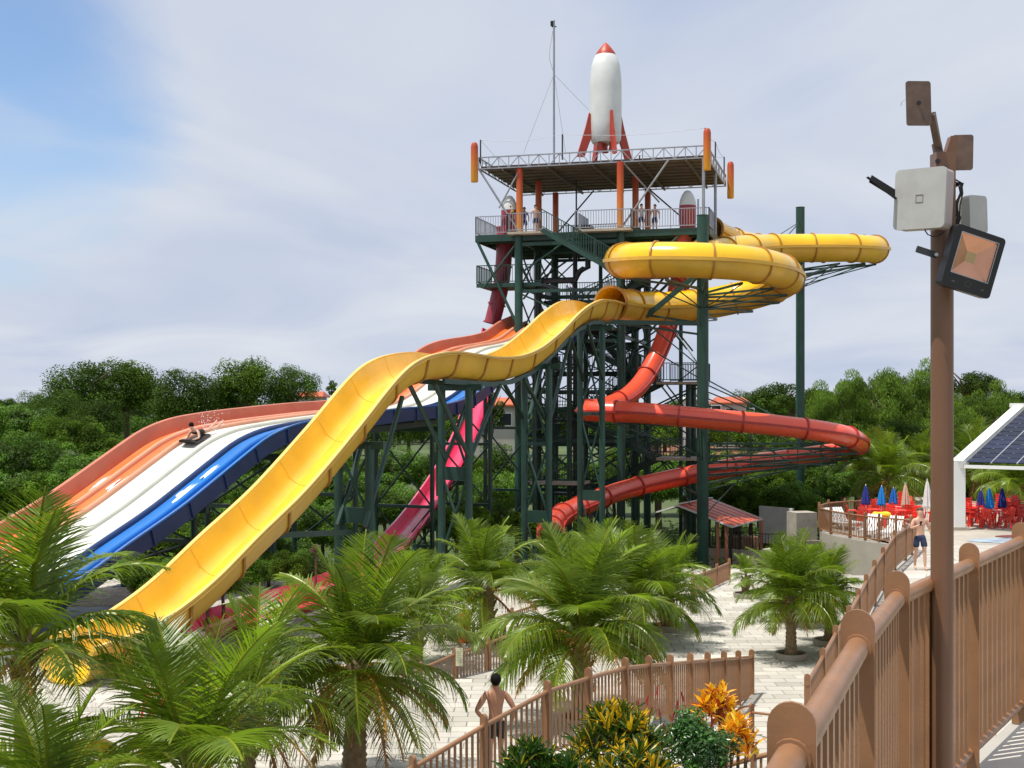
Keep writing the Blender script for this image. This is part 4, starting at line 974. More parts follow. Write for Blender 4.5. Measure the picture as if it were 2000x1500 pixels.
# skyline trees, left
for t in [('broad', 165, 700, 78, 112, 'tall dark rounded tree in the skyline, leftmost of the big ones'), ('broad', 245, 694, 78, 116, 'tall dark tree with bare limbs showing, second in the left skyline'),
          ('broad', 120, 760, 62, 104, 'dark round tree below the leftmost big skyline tree'), ('broad', 190, 775, 55, 100, 'dark tree low in front of the left skyline pair'),
          ('broad', 355, 716, 78, 114, 'lighter dome-shaped tree in the middle of the left skyline'), ('broad', 480, 692, 70, 118, 'tall loose crowned tree in the left skyline behind the lane crest'),
          ('broad', 572, 716, 55, 120, 'round tree at the right end of the left skyline'), ('broad', 425, 745, 50, 118, 'small tree between the dome-shaped and the loose crowned skyline trees')]: tree(*t)
for t in [('flat', 1545, 742, 75, 190, 'wide hilltop tree with a flat crown behind the tall mast'), ('flat', 1620, 760, 55, 185, 'lower hilltop tree right of the tall mast'), ('flat', 1885, 722, 66, 130, 'flat spreading tree above the bamboo right of the lamp pole'),
          ('bamboo', 1720, 712, 70, 98, 'tallest feathery bamboo clump left of the lamp pole'), ('bamboo', 1650, 755, 60, 96, 'feathery bamboo clump above the right end of the coral slide'), ('bamboo', 1790, 735, 62, 98, 'bamboo clump directly behind the lamp pole'),
          ('bamboo', 1925, 755, 70, 100, 'bamboo clump above the solar roof'), ('bamboo', 1860, 780, 55, 94, 'bamboo clump just right of the lamp pole'), ('broad', 1990, 765, 50, 140, 'dark tree at the right edge above the solar roof'),
          ('bamboo', 1680, 730, 62, 104, 'bamboo clump behind and left of the tallest one'), ('bamboo', 1760, 722, 60, 106, 'bamboo clump behind the tallest one and the lamp pole'), ('bamboo', 1830, 745, 60, 104, 'tall bamboo clump rising behind the lamp pole'), ('bamboo', 1970, 775, 60, 102, 'bamboo clump at the right edge behind the solar roof'), ('bamboo', 1600, 775, 58, 100, 'bright bamboo clump left of the group beside the tall mast'), ('bamboo', 1610, 800, 55, 92, 'lower bamboo clump behind the tall mast'), ('broad', 1760, 815, 60, 88, 'dark leafy tree under the bamboo left of the lamp pole'), ('broad', 1690, 850, 60, 84, 'dark leafy tree behind the closed umbrellas'), ('broad', 1850, 850, 60, 84, 'dark tree behind the white post of the solar roof'),
          ('broad', 1960, 830, 60, 86, 'dark tree behind the solar roof at the right edge'), ('bush', 1900, 905, 60, 74, 'dark bush behind the red chairs right of the lamp pole'), ('bush', 1990, 900, 60, 76, 'dark bush behind the red chairs at the right edge'), ('bush', 1790, 900, 55, 78, 'dark bush behind the red chairs left of the lamp pole')]: tree(*t)
# scattered masses: one tree each, in rows
G1 = 'leafy trees massed behind the racing lanes'; G2 = 'green bushes massed behind the trestles'; G3 = 'glossy bushes behind the kiosk'; G4 = 'far trees along the horizon'
for k in range(9): tree('bush' if k % 3 else 'broad', -50 + 52 * k, 765 + 14 * k + R.uniform(-12, 12), 52, 92 - k * .5, 'green leafy tree in the mass behind the racing lanes', G1)
for k in range(8): tree('bush', -60 + 55 * k, 835 + 12 * k + R.uniform(-10, 14), 58, 79 + R.uniform(-2, 2), 'green leafy tree in the mass behind the racing lanes', G1)
for k in range(6): tree('bush', -50 + 58 * k, 905 + 8 * k, 60, 69, 'green leafy tree in the mass behind the racing lanes', G1)
for k in range(12): tree('bush' if k % 3 else 'broad', 420 + 50 * k, 868 + R.uniform(-16, 22), 46, 98 + R.uniform(-4, 4), 'green bush in the mass behind the trestles', G2)
for k in range(11): tree('bush', 300 + 62 * k, 925 + R.uniform(-14, 20), 55, 84 + R.uniform(-2, 4), 'green bush in the mass behind the trestles', G2)
for k in range(7): tree('bush', 240 + 70 * k, 980 + R.uniform(-10, 16), 55, 66 + k * .6, 'green bush in the mass behind the trestles', G2)
for k in range(5): tree('bush', 330 + 60 * k, 1035 + R.uniform(-10, 14), 50, 56 + k * .8, 'green bush in the mass behind the trestles', G2)
for k in range(8): tree('bush', 1060 + 75 * k, 880 + R.uniform(-12, 20), 60, 104, 'green bush in the mass behind the trestles', G2)
for k in range(8): tree('bush', 1375 + 36 * k, 908 + R.uniform(-10, 14), 46, 91 + R.uniform(-1, 2), 'dark glossy bush behind the kiosk', G3)
for k in range(8): tree('bush', 1365 + 34 * k, 942 + R.uniform(-6, 12), 42, 80 + R.uniform(-2, 1), 'dark glossy bush behind the kiosk', G3)
for k in range(46): tree(['broad', 'broad', 'flat'][k % 3], -60 + 46 * k + R.uniform(-12, 12), 771 + R.uniform(-9, 12) + (8 if 600 < -60 + 46 * k < 1300 else 0), 40 + R.uniform(-6, 12), 205 + R.uniform(-15, 20), 'small far tree on the horizon', G4)
for k in range(30): tree(['broad', 'bush'][k % 2], -60 + 72 * k + R.uniform(-12, 12), 800 + R.uniform(-8, 14), 48, 150 + R.uniform(-8, 10), 'tree in the middle distance below the horizon', 'trees in the middle distance')
for k in range(5): tree('bamboo' if k % 2 else 'bush', 1575 + 32 * k, 830 + 10 * (k % 2), 48, 94, 'green tree at the foot of the bamboo behind the coral slide', 'greenery at the foot of the bamboo')
for k in range(9): tree('bush', 1385 + 27 * k, 955 + R.uniform(-8, 8), 36, 79 + R.uniform(-1.0, 1.5), 'dark glossy bush behind the kiosk', G3)
for k in range(6): tree('bush', 1640 + 34 * k, 935 + R.uniform(-6, 8), 36, 79, 'dark bush behind the red chairs and umbrellas', 'dark bushes behind the red chairs', TZ)
for k in range(9): tree('bush', 590 + 40 * k, 960 + R.uniform(-10, 20), 44, 72 + R.uniform(-2, 2), 'green bush in the mass behind the trestles', G2)
for k in range(8): tree('bush', 345 + 36 * k, 1085 + R.uniform(-14, 14), 42, 43.5 + R.uniform(-1, 1.), 'green bush in the mass behind the trestles', G2)
for k in range(7): tree('bush', 250 + 46 * k, 1030 + R.uniform(-10, 10), 48, 52 + R.uniform(-1, 1.), 'green bush in the mass behind the trestles', G2)
for k in range(7): tree('bush', 262 + 29 * k, 1085 + R.uniform(-16, 18), 44, 36.6 + R.uniform(-.5, .7), 'green bush in the mass behind the trestles', G2)
for k in range(4): tree('bush', 890 + 42 * k, 985 + R.uniform(-18, 18), 40, 62 + (k % 3) * 3.2 + R.uniform(-1, 1), 'green bush in the mass behind the trestles', G2)
for k in range(9): tree('bush', 930 + 45 * k, 915 + R.uniform(-14, 18), 46, 92 + R.uniform(-2, 2), 'green bush in the mass behind the trestles', G2)
tree('young', 958, 760, 36, 88, 'slim dark leafy tree between the trestles in front of the orange roofed house')
tree('young', 648, 742, 13, 150, 'dark narrow tree just above the left rim of the yellow chute')
# every tree of a mass is told apart by what stands beside or in front of it
LM = [(-200, 'at the left edge of the photo'), (60, 'near the left edge above the orange lane'), (150, 'above the steep part of the orange lane'), (240, 'left of the crest of the racing lanes'), (330, 'behind the crest of the racing lanes'), (400, 'behind the rider on the racing lanes'), (470, 'right of the rider behind the racing lanes'),
      (560, 'left of the upper yellow chute'), (640, 'behind the upper yellow chute'), (730, 'behind the trestle where the yellow chute steepens'), (820, 'left of the pink chute'), (900, 'behind the pink chute'), (980, 'behind the orange roofed house trestle'), (1060, 'left of the tower columns'), (1140, 'behind the tower stairs'),
      (1220, 'behind the right columns of the tower'), (1300, 'between the tower and the near mast'), (1375, 'just right of the near mast'), (1440, 'behind the kiosk roof'), (1510, 'left of the far mast'), (1570, 'behind the far mast'), (1640, 'behind the right end of the coral slide'), (1720, 'behind the closed umbrellas'), (1800, 'behind the lamp pole'), (1880, 'behind the solar canopy post'), (1960, 'at the right edge of the photo'), (9999, '')]
seen = {}
masses = [o for o in COL.objects if o.parent is None and o.get('group') and o.name.split('.')[0] in ('tree', 'bush', 'bamboo_clump')]
for o in sorted(masses, key=lambda o: o.location.y):
    px = 1000 + F * o.location.x / o.location.y; where = [w for a, w in LM if a <= px][-1]
    top = max((c.location.z + c.scale.z) for c in o.children) + o.location.z
    key = (o['group'], where); seen.setdefault(key, []).append(o)
kinds = {'bush': 'leafy bush', 'tree': 'tree', 'bamboo_clump': 'bamboo'}
for (gname, where), os_ in seen.items():
    words = {1: ['']} .get(len(os_)) or (['nearest ', 'farther '] if len(os_) == 2 else ['nearest ', 'middle ', 'farthest '] if len(os_) == 3 else ['nearest ', 'second nearest ', 'second farthest ', 'farthest '][:4] + ['deep hidden '] * 20)
    adj = {G1: 'green', G2: 'bright green', G3: 'dark glossy', G4: 'far small', 'trees in the middle distance': 'mid-distance', 'greenery at the foot of the bamboo': 'yellow-green', 'dark bushes behind the red chairs': 'dark'}[gname]
    if len(os_) > 4: words = [''] * len(os_)
    for o, w in zip(os_, words): o['label'] = '%s%s %s %s' % (w, adj, kinds[o.name.split('.')[0]], where)
# low planting on the ground between the trees
def stuff_leaves(name, m, boxes, n, leaf, label, cat):
    b = MB(); r = random.Random(5)
    for k in range(n):
        x0, x1, y0, y1, h = r.choice(boxes); x = r.uniform(x0, x1); y = r.uniform(y0, y1); z = gz(x, y) + .05 + h * r.random() ** .7 * (.5 + .5 * math.sin(x * 1.9) * math.cos(y * 1.3))
        nrm = V(r.gauss(0, .6), r.gauss(0, .6), 1).normalized(); a = Quaternion(nrm, r.uniform(0, 6.28)) @ nrm.orthogonal().normalized(); bb = nrm.cross(a); s_ = leaf * r.uniform(.5, 1.3)
        g_ = r.uniform(.7, 1.3); b.col = (g_, g_, g_ * .8, 1); p = V(x, y, z)
        b.add([p - a * s_, p + bb * s_ * .45, p + a * s_, p - bb * s_ * .45], [(0, 1, 2, 3)])
    o = obj(name, b, m, kind='stuff'); tag(o, label, cat); return o
stuff_leaves('ground_cover', M_leaf, [(0, 12, 50, 64, .7), (-30, -12, 50, 64, .9), (-36, 14, 64, 84, 1.3), (3, 24, 64, 92, 1.2), (-30, -9, 49, 60, .8)], 42000, .14, 'leafy undergrowth covering the ground below the slides and the tower', 'undergrowth')

# ------------------------------------------------------------------ houses in the distance
def house(px, d, w, dep, ytop, yeave, label, wallc, zb=0, roof=None):
    x = (px - 1000) / F * d; ze = EYE - (yeave - 785) * d / F; zt = EYE - (ytop - 785) * d / F
    e = empty('house', (x, d, zb), label=label, cat='house')
    b = MB(); b.box((x, d + dep / 2, (ze + zb) / 2), (w, dep, ze - zb)); obj('wall', b, wallc, e)
    b = MB(); o_ = .4; y0, y1 = d - o_, d + dep + o_; ym = (y0 + y1) / 2; X0, X1 = x - w / 2 - o_, x + w / 2 + o_
    b.add([(X0, y0, ze), (X1, y0, ze), (X1, y1, ze), (X0, y1, ze), (X0 + w * .12, ym, zt), (X1 - w * .12, ym, zt), (X0, y0, ze - .15), (X1, y0, ze - .15), (X1, y1, ze - .15), (X0, y1, ze - .15)], [(0, 1, 5, 4), (1, 2, 5), (2, 3, 4, 5), (3, 0, 4), (6, 7, 1, 0), (7, 8, 2, 1), (8, 9, 3, 2), (9, 6, 0, 3), (9, 8, 7, 6)])
    obj('roof', b, roof or M_roof, e)
    for k in range(max(2, int(w / 2.6))):
        wx = x - w / 2 + 1.3 + k * 2.6; f = MB(); f.box((wx, d - .03, ze - 1.3), (1.2, .1, 1.2)); fo = obj('window', f, M_white, e)
        f = MB(); f.box((wx, d - .09, ze - 1.3), (1.0, .04, 1.0)); obj('pane', f, mat('dark_glass', (.02, .025, .03), .1), fo)
    return e
M_wallc = mat('cream_wall', (.46, .43, .37), .8, var=.12, scale=.5, dirt=.3, dirtcol=(.3, .28, .24)); M_wallw = mat('white_wall', (.6, .6, .58), .8, var=.08, dirt=.3, dirtcol=(.42, .42, .4))
house(958, 112, 5.2, 7, 776, 790, 'cream house with an orange tiled roof seen between the trestles', M_wallc)
house(1347, 150, 1.6, 3, 776, 779, 'small white house block peeking out left of the near mast', M_wallw, 0, roof=M_wallw)
house(1432, 165, 3.5, 6, 775, 786, 'house with a pale orange roof behind the tie rods of the near mast', M_wallc)
house(603, 168, 3, 6, 764, 774, 'house with an orange roof left of the yellow chute crest', M_wallc)
# ------------------------------------------------------------------ fences with round-topped posts
BALM = {}
def bar_mesh(w, h, m):
    key = (round(w, 3), m.name)
    if key not in BALM:
        b = MB(); b.box((0, 0, .5), (w, w * .8, 1)); BALM[key] = b.mesh('baluster', m)
    return BALM[key]
def fence(label, tops, height, pw=.11, m=None, name='fence', sp=.105, group=None, rail_r=.034, top_gap=.17, bot_gap=.1, posts=True, lo=0, ext0=0, thick=.05, single=True):
    m = m or M_tan; base = V(tops[0].x, tops[0].y, tops[0].z - height); e = empty(name, base, label=label, cat='fence', group=group); n = len(tops)
    for i, p in enumerate(tops):
        a = tops[max(0, i - 1)]; c = tops[min(n - 1, i + 1)]; t = (c - a); t.z = 0; t.normalize(); s_ = V(t.y, -t.x, 0)
        if not posts: continue
        Mx = Matrix((s_, V(0, 0, 1), t)).transposed().to_4x4(); Mx.translation = p - V(0, 0, 0)
        r_ = pw / 2; poly = [(-r_, -height), (r_, -height)] + [(r_ * math.cos(k * math.pi / 10), -r_ + r_ * math.sin(k * math.pi / 10)) for k in range(11)]
        b = MB(); b.prism(poly, Mx, thick); po = obj('post', b, m, e)
        b = MB(); q = p - V(0, 0, top_gap); b.cyl(q - t * (thick / 2 + .012), q + t * (thick / 2 + .012), rail_r * 1.22, 16); obj('collar', b, m, po)
    for i in range(n - 1):
        a, c = tops[i], tops[i + 1]
        b = MB(); b.cyl(a - V(0, 0, top_gap), c - V(0, 0, top_gap), rail_r, 16); obj('top_rail', b, m, e, smooth=True, angle=50)
        b = MB(); b.cyl(a - V(0, 0, height - bot_gap), c - V(0, 0, height - bot_gap), rail_r * .75, 10); obj('bottom_rail', b, m, e, smooth=True, angle=50)
        k_ = max(1, int((c - a).length / sp)); me = bar_mesh(.036 if n < 10 and tops[0].y < 3 else .03, 1, m); h = height - top_gap - bot_gap
        t = (c - a); ang = math.atan2(t.y, t.x); mb_ = MB()
        for k in range(1, k_):
            q = a.lerp(c, k / k_) - V(0, 0, height - bot_gap)
            if single: inst('baluster', me, e, q - base, (0, 0, ang), (1, 1, h))
            else: mb_.beam(q, q + V(0, 0, h), .03)
        if not single and mb_.v: o_ = obj('baluster', mb_, m, e); o_['kind'] = 'stuff'
    return e
CF = [(806, 1475, 16.9), (945, 1394, 17.7), (1069, 1328, 18.6), (1149, 1303, 19.5), (1221, 1284, 20.5), (1267, 1280, 21.5), (1309, 1278, 22.5), (1348, 1275, 23.5), (1382, 1273, 24.5), (1414, 1271, 25.7), (1442, 1270, 26.9), (1468, 1268, 28.1)]
first = P(*CF[0]); 
fence('tan fence curving across the plaza in front of the man seen from behind', [first + V(-1.3, -.9, -.3)] + [P(*p) for p in CF], 1.16, pw=.115)
fence('long tan fence climbing beside the ramp right of the palms in rings', DT, 1.14, pw=.11)
fence('tan fence curving around the terrace with the loungers', ET, 1.13, pw=.12, single=False)
fence('tan fence with a small pale sign on it behind the man seen from behind', [P(640, 1372, 28.4), P(735, 1330, 28.9), P(822, 1292, 29.3), P(888, 1264, 29.7), P(953, 1243, 30.6), P(1008, 1222, 31.4)], 1.1, pw=.12)
b = MB(); b.box(P(897, 1282, 29.72) + V(0, -.07, 0), (.17, .012, .42)); sg = obj('sign', b, mat('pale_sign', (.62, .62, .42), .5), base=P(897, 1282, 29.7)); tag(sg, 'small pale yellow notice board hung on the tan fence', 'sign')
b = MB()
for k in range(7): b.box(P(897, 1272 + 3.4 * k, 29.7) + V(R.uniform(-.008, .008), -.079, 0), (.11 + R.uniform(-.02, .02), .004, .012))
obj('printed_line', b, mat('sign_print', (.25, .28, .2), .6), sg)
fence('low tan fence by the gate under the thick trunked palm', [P(862, 1213, 34.5), P(925, 1214, 34.0), P(985, 1218, 33.5)], 1.0, pw=.1)
fence('short tan fence beside the thick trunked palm', [P(955, 1200, 37.5), P(1000, 1186, 38.5), P(1045, 1172, 39.5)], 1.0, pw=.1)
fence('tan fence panel ending at the kiosk path', [P(1352, 1118, 42.0), P(1376, 1109, 43.4), P(1400, 1100, 44.8), P(1424, 1090, 46.2)], 1.05, pw=.1)
fence('tan fence behind the low deck under the slide run-outs', [P(520, 1235, 36.5), P(575, 1218, 37.2), P(628, 1203, 38)], 1.0, pw=.1)
LEV = [P(1300, 1512, 17.0), P(1353, 1490, 16.9), P(1412, 1472, 16.8), P(1472, 1455, 16.6), P(1530, 1440, 16.4), P(1590, 1426, 16.2)]
fence('tan fence in front of the orange croton, running behind the nearest post', LEV, 1.1, pw=.11)
fence('thin tan railing at the foot of the curved fence beside the orange croton', [P(1468, 1374, 24.6), P(1520, 1380, 24), P(1578, 1386, 23.4)], 1.0, pw=.1, sp=.42, rail_r=.025)
b = MB()
# near railing along the walkway
NRP = [(.575, 2.63, 1370), (1.04, 3.85, 1190), (1.57, 5.22, 1115), (2.35, 6.58, 1060), (3.02, 7.6, 1020), (3.9, 8.75, 992), (4.9, 9.8, 972)]
NT = [V(x, y, EYE - (py - 785) * y / F) for x, y, py in NRP]
n0 = NT[0] + (NT[0] - NT[1]) * 1.05 + V(0, 0, -.03)
NT = [n0 + (n0 - NT[0]) * 1.0, n0] + NT
fence('nearest tan railing with thick round rail and wide round-topped posts', NT, 1.2, pw=.1, sp=.11, rail_r=.034, top_gap=.115, bot_gap=.12, thick=.012)
WZ = NT[4].z - 1.2
wp = [(p.x - .06, p.y + .03) for p in NT]; wp = [(wp[0][0] - 1.2, wp[0][1] - 3)] + wp + [(9, 9.9), (9, -6)]
walk = sheet('walkway', [(x, y, WZ - .03) for x, y in wp[::-1]], M_mortar, thick=.35)
# wall carrying the walkway
mb_ = MB(); mb_.beam(V(wp[0][0] + .2, wp[0][1], 2.2), V(NT[2].x + .15, NT[2].y, 2.2), .2, WZ * 1 - .5 - .5); obj('retaining_wall', mb_, M_conc, kind='structure')
k = 0
for i in range(2, len(NT) - 1):
    a, c = NT[i], NT[i + 1]; t = (c - a); t.z = 0; L_ = t.length; t.normalize(); s_ = V(t.y, -t.x, 0)
    for j in range(3):
        for r_ in range(2):
            p0 = V(a.x, a.y, WZ - .026) + s_ * (.02 + j * .45) + t * (r_ * L_ / 2); u1 = s_ * .44; u2 = t * (L_ / 2 - .012)
            q = [p0, p0 + u1, p0 + u1 + u2, p0 + u2]; bq = MB(); bq.col = R.choice(tints); tz = V(0, 0, .026)
            bq.add(q + [v + tz for v in q], [(4, 5, 6, 7), (0, 1, 5, 4), (1, 2, 6, 5), (2, 3, 7, 6), (3, 0, 4, 7)]); obj('slab', bq, M_paver, walk)

# ------------------------------------------------------------------ lamp pole with its fittings
PD = 5.7; px0 = 1840
lp = empty('lamp_pole', PZ(px0, PD, WZ), label='tall tan pole in front of the near railing, carrying antennas and a floodlight', cat='pole')
xx = (px0 - 1000) / F * PD; zt = P(0, 300, PD).z
b = MB(); b.cyl((xx, PD, WZ - .05), (xx, PD, P(0, 452, PD).z), .0495, 28); b.cyl((xx, PD, P(0, 452, PD).z), (xx, PD, P(0, 450, PD).z), .0495, 28, .046); obj('shaft', b, M_tan2, lp, smooth=True, angle=50)
b = MB(); b.box((xx + .003, PD, (P(0, 450, PD).z + zt) / 2), (.086, .086, zt - P(0, 450, PD).z)); obj('square_top', b, M_tan2, lp)
for (q, r_) in [((1831, 315), .011), ((1846, 327), .006)]:
    b = MB(); p = P(q[0], q[1], PD - .044); b.cyl(p, p + V(0, -.004, 0), r_, 12); obj('hole', b, M_black, lp)
def rrect(w, h, r_, n=6):
    o_ = []
    for (cx, cy, a0) in [(w / 2 - r_, h / 2 - r_, 0), (-w / 2 + r_, h / 2 - r_, 90), (-w / 2 + r_, -h / 2 + r_, 180), (w / 2 - r_, -h / 2 + r_, 270)]:
        for k in range(n + 1): a = math.radians(a0 + 90 * k / n); o_.append((cx + r_ * math.cos(a), cy + r_ * math.sin(a)))
    return o_
def frame_at(c, yaw, pitch, roll):
    """local x right, y up, z towards the viewer"""
    Mx = Matrix.Rotation(yaw, 4, 'Z') @ Matrix.Rotation(pitch, 4, 'X') @ Matrix.Rotation(math.radians(90), 4, 'X') @ Matrix.Rotation(roll, 4, 'Z'); Mx.translation = c; return Mx
k_ = PD / F
pl = frame_at(P(1794, 202, PD - .12), D(8), 0, D(1.5)); b = MB(); b.prism(rrect(50 * k_, 85 * k_, .012), pl, .006)
br = mat('brown_bracket', (.13, .08, .055), .5, var=.25, scale=20, dirt=.4, dirtcol=(.08, .05, .035))
obj('mounting_plate', b, br, lp)
b = MB(); q = P(1795, 201, PD - .125); b.cyl(q, q + V(0, -.004, 0), .009, 12); obj('hole', b, M_black, lp)
b = MB(); b.beam(P(1820, 222, PD - .1), P(1833, 292, PD), .028, .028); b.beam(P(1829, 280, PD), P(1834, 306, PD), .034, .034); obj('bracket_arm', b, br, lp)
b = MB(); b.tube([P(1769, 193, PD - .1), P(1762, 198, PD - .1), P(1759, 207, PD - .1)], .0012, 5); obj('wire', b, M_grey, lp)
b = MB(); b.prism(rrect(40 * k_, 70 * k_, .012), frame_at(P(1880, 298, PD + .07), D(-12), 0, D(-1)), .006); obj('mounting_plate', b, br, lp)
b = MB(); b.prism([(-.028, -.04), (.018, -.04), (.03, .038), (-.004, .038)], frame_at(P(1856, 284, PD + .02), 0, 0, 0), .05); obj('bracket_arm', b, M_tan2, lp)
# white radio antenna
wa = empty('radio_antenna', P(1840, 400, PD), label='square off-white radio antenna box on the left side of the pole top', cat='antenna')
M_box = mat('offwhite_plastic', (.42, .41, .39), .5, var=.08, scale=8, dirt=.3, dirtcol=(.28, .27, .25))
Mx = frame_at(P(1797, 388, PD - .13), D(-44), D(-2), D(-2)); b = MB(); b.prism(rrect(104 * k_, 116 * k_, .022), Mx, .012); obj('front_cover', b, M_box, wa, smooth=True, angle=50)
Mx2 = Mx @ Matrix.Translation((0, 0, -.04)); b = MB(); b.prism(rrect(102 * k_, 113 * k_, .021), Mx2, .066); obj('housing', b, mat('pinkish_plastic', (.40, .32, .30), .5, var=.08, scale=8), wa, smooth=True, angle=50)
b = MB(); 
for s_ in [((-.014, .014), (.028, .0022)), ((-.014, -.014), (.028, .0022))]: pass
for (cx, cy, w, h) in [(0, .016, .034, .0026), (0, -.016, .034, .0026), (.016, 0, .0026, .034), (-.016, 0, .0026, .034)]:
    b.prism([(cx - w / 2, cy - h / 2), (cx + w / 2, cy - h / 2), (cx + w / 2, cy + h / 2), (cx - w / 2, cy + h / 2)], Mx @ Matrix.Translation((0, 0, .0065)), .003)
obj('square_emblem', b, mat('embossed_grey', (.22, .2, .18), .6), wa)
b = MB(); b.beam(P(1700, 349, PD - .1), P(1750, 380, PD - .05), .004, .035); b.beam(P(1694, 346, PD - .12), P(1750, 388, PD - .06), .012, .006); obj('rain_shield', b, M_black, wa)
b = MB(); b.beam(P(1838, 336, PD - .03), P(1850, 345, PD - .03), .02, .04); b.beam(P(1845, 340, PD - .05), P(1845, 372, PD - .05), .01, .05); obj('clamp', b, M_grey, wa)
b = MB(); b.tube([P(1806, 449, PD - .1), P(1812, 458, PD - .08), P(1822, 462, PD - .06), P(1832, 460, PD - .05), P(1846, 452, PD - .05)], .0028, 6); obj('cable', b, M_black, wa)
# second box behind
b = MB(); Mx = frame_at(P(1898, 420, PD + .12), D(38), 0, D(3)); b.prism(rrect(62 * k_, 74 * k_, .02), Mx, .07); o = obj('radio_box', b, M_box, base=P(1880, 420, PD), smooth=True, angle=50); tag(o, 'rounded off-white box on the pole, half hidden behind the floodlight', 'antenna')
cb = MB()
for k in range(7):
    r_ = random.Random(k); x0 = 1862 + 3 * r_.random()
    cb.tube([P(x0, 350 + 6 * k % 20, PD), P(x0 + 8 + r_.uniform(0, 9), 358, PD - .02), P(x0 + 12 + r_.uniform(-2, 6), 378, PD - .02), P(x0 + 4 + r_.uniform(-4, 8), 400, PD - .03), P(x0 + 8 + r_.uniform(-6, 5), 425, PD - .02), P(x0 + r_.uniform(-4, 4), 455, PD)], .0035, 6)
o = obj('cable_bundle', cb, M_black, base=P(1865, 400, PD), smooth=True); tag(o, 'tangle of thin black cables clipped to the pole behind the antenna box', 'cables')
# floodlight
fl = empty('floodlight', P(1850, 500, PD), label='black LED floodlight with a copper coloured reflector tilted on the pole', cat='floodlight')
C = P(1896, 511, PD - .17); Mx = frame_at(C, D(14), D(6), D(-14.5)); kk = (PD - .17) / F
W_, H_ = 112 * kk, 122 * kk
b = MB(); o1 = rrect(W_, H_, .018); iw, ih = W_ * .76, H_ * .66; cy0 = .018
i1 = rrect(iw, ih, .004); n = len(o1); zf = .022
vs = [Mx @ V(x, y, zf) for x, y in o1] + [Mx @ V(x, y + cy0, zf) for x, y in i1] + [Mx @ V(x, y + cy0, -.012) for x, y in i1] + [Mx @ V(x, y, -.026) for x, y in o1]
fs = []
for k in range(n):
    k2 = (k + 1) % n; fs += [(k, k2, n + k2, n + k), (n + k, n + k2, 2 * n + k2, 2 * n + k), (3 * n + k, 3 * n + k2, k2, k)]
fs.append(tuple(3 * n + k for k in range(n))[::-1]); b.add(vs, fs); obj('housing', b, M_black, fl, smooth=True, angle=35)
b = MB(); a_, c_ = iw / 2, ih / 2; e_, f_ = a_ * .26, c_ * .26
vs = [Mx @ V(x, y + cy0, z) for x, y, z in [(-a_, -c_, .014), (a_, -c_, .014), (a_, c_, .014), (-a_, c_, .014), (-e_, -f_, -.011), (e_, -f_, -.011), (e_, f_, -.011), (-e_, f_, -.011)]]
cop = mat('copper_reflector', (.68, .34, .21), .3, metal=.6, var=.1, scale=10); led = mat('led_plate', (.42, .30, .14), .5)
b.add(vs, [(0, 1, 5, 4), (1, 2, 6, 5), (2, 3, 7, 6), (3, 0, 4, 7)]); obj('reflector', b, cop, fl)
b = MB(); b.add([vs[4] , vs[5], vs[6], vs[7]], [(0, 1, 2, 3)]); obj('led_plate', b, led, fl)
b = MB()
for (x0, y0, x1, y1) in [(-a_, -c_, a_, -c_), (a_, -c_, a_, c_), (a_, c_, -a_, c_), (-a_, c_, -a_, -c_)]: b.beam(Mx @ V(x0, y0 + cy0, .0225), Mx @ V(x1, y1 + cy0, .0225), .0035, .003)
obj('glass_rim', b, M_grey, fl)
b = MB()
for (x0, w) in [(-.078, .016), (.07, .016)]: b.prism([(x0, -.108), (x0 + w, -.108), (x0 + w, -.103), (x0, -.103)], Mx @ Matrix.Translation((0, 0, zf + .0005)), .001)
hs = [(-.012, -.112), (.012, -.112), (.012, -.1), (.018, -.1), (0, -.086), (-.018, -.1), (-.012, -.1)]
for (p, q) in zip(hs, hs[1:] + hs[:1]): b.beam(Mx @ V(p[0], p[1] + .002, zf + .001), Mx @ V(q[0], q[1] + .002, zf + .001), .0015, .0015)
obj('printed_symbols', b, mat('faint_print', (.09, .08, .085), .5), fl)
b = MB(); b.tube([P(1790, 486, PD - .12), P(1812, 492, PD - .12), P(1832, 500, PD - .14)], .009, 8); b.beam(P(1790, 486, PD - .13), P(1830, 499, PD - .13), .01, .028); obj('bracket', b, M_dark, fl)
b = MB(); b.cyl(P(1829, 497, PD - .17), P(1829, 497, PD - .14), .008, 10); obj('bolt', b, M_grey, fl)
# ------------------------------------------------------------------ kiosk, solar roof, block, walls
M_tile = mat('orange_sheet_roof', (.56, .09, .03), .42, var=.2, scale=4, objrand=.3, dirt=.2, dirtcol=(.35, .12, .07))
KS = 1.365
def KK(v): return V(v.x * KS, v.y * KS, EYE + (v.z - EYE) * KS)
C0 = KK(V(8.6, 50, 1.59)); E_ = V(.48, .877, 0) * 3.9 * KS; A0 = KK(PZ(1325, 51.1, 2.34)); L0 = KK(PZ(1276, 51.8, 1.98)); KZ = -2.8
ki = empty('kiosk', (C0.x, C0.y, KZ), label='small kiosk with a red-orange sheet roof and white edge boards on slim posts', cat='kiosk')
for (a, c, n) in [(A0, C0, 13), (A0, L0, 13)]:
    for k in range(n):
        f0, f1 = k / n, (k + 1) / n; b = MB(); u0 = E_ * (f0 + .004); u1 = E_ * (f1 - .004); up = V(0, 0, .02 if k % 2 else .0)
        q = [a + u0 + up, a + u1 + up, c + u1 + up, c + u0 + up]; b.add(q + [v - V(0, 0, .03) for v in q], [(0, 1, 2, 3), (7, 6, 5, 4), (0, 4, 5, 1), (1, 5, 6, 2), (2, 6, 7, 3), (3, 7, 4, 0)]); obj('roof_sheet', b, M_tile, ki)
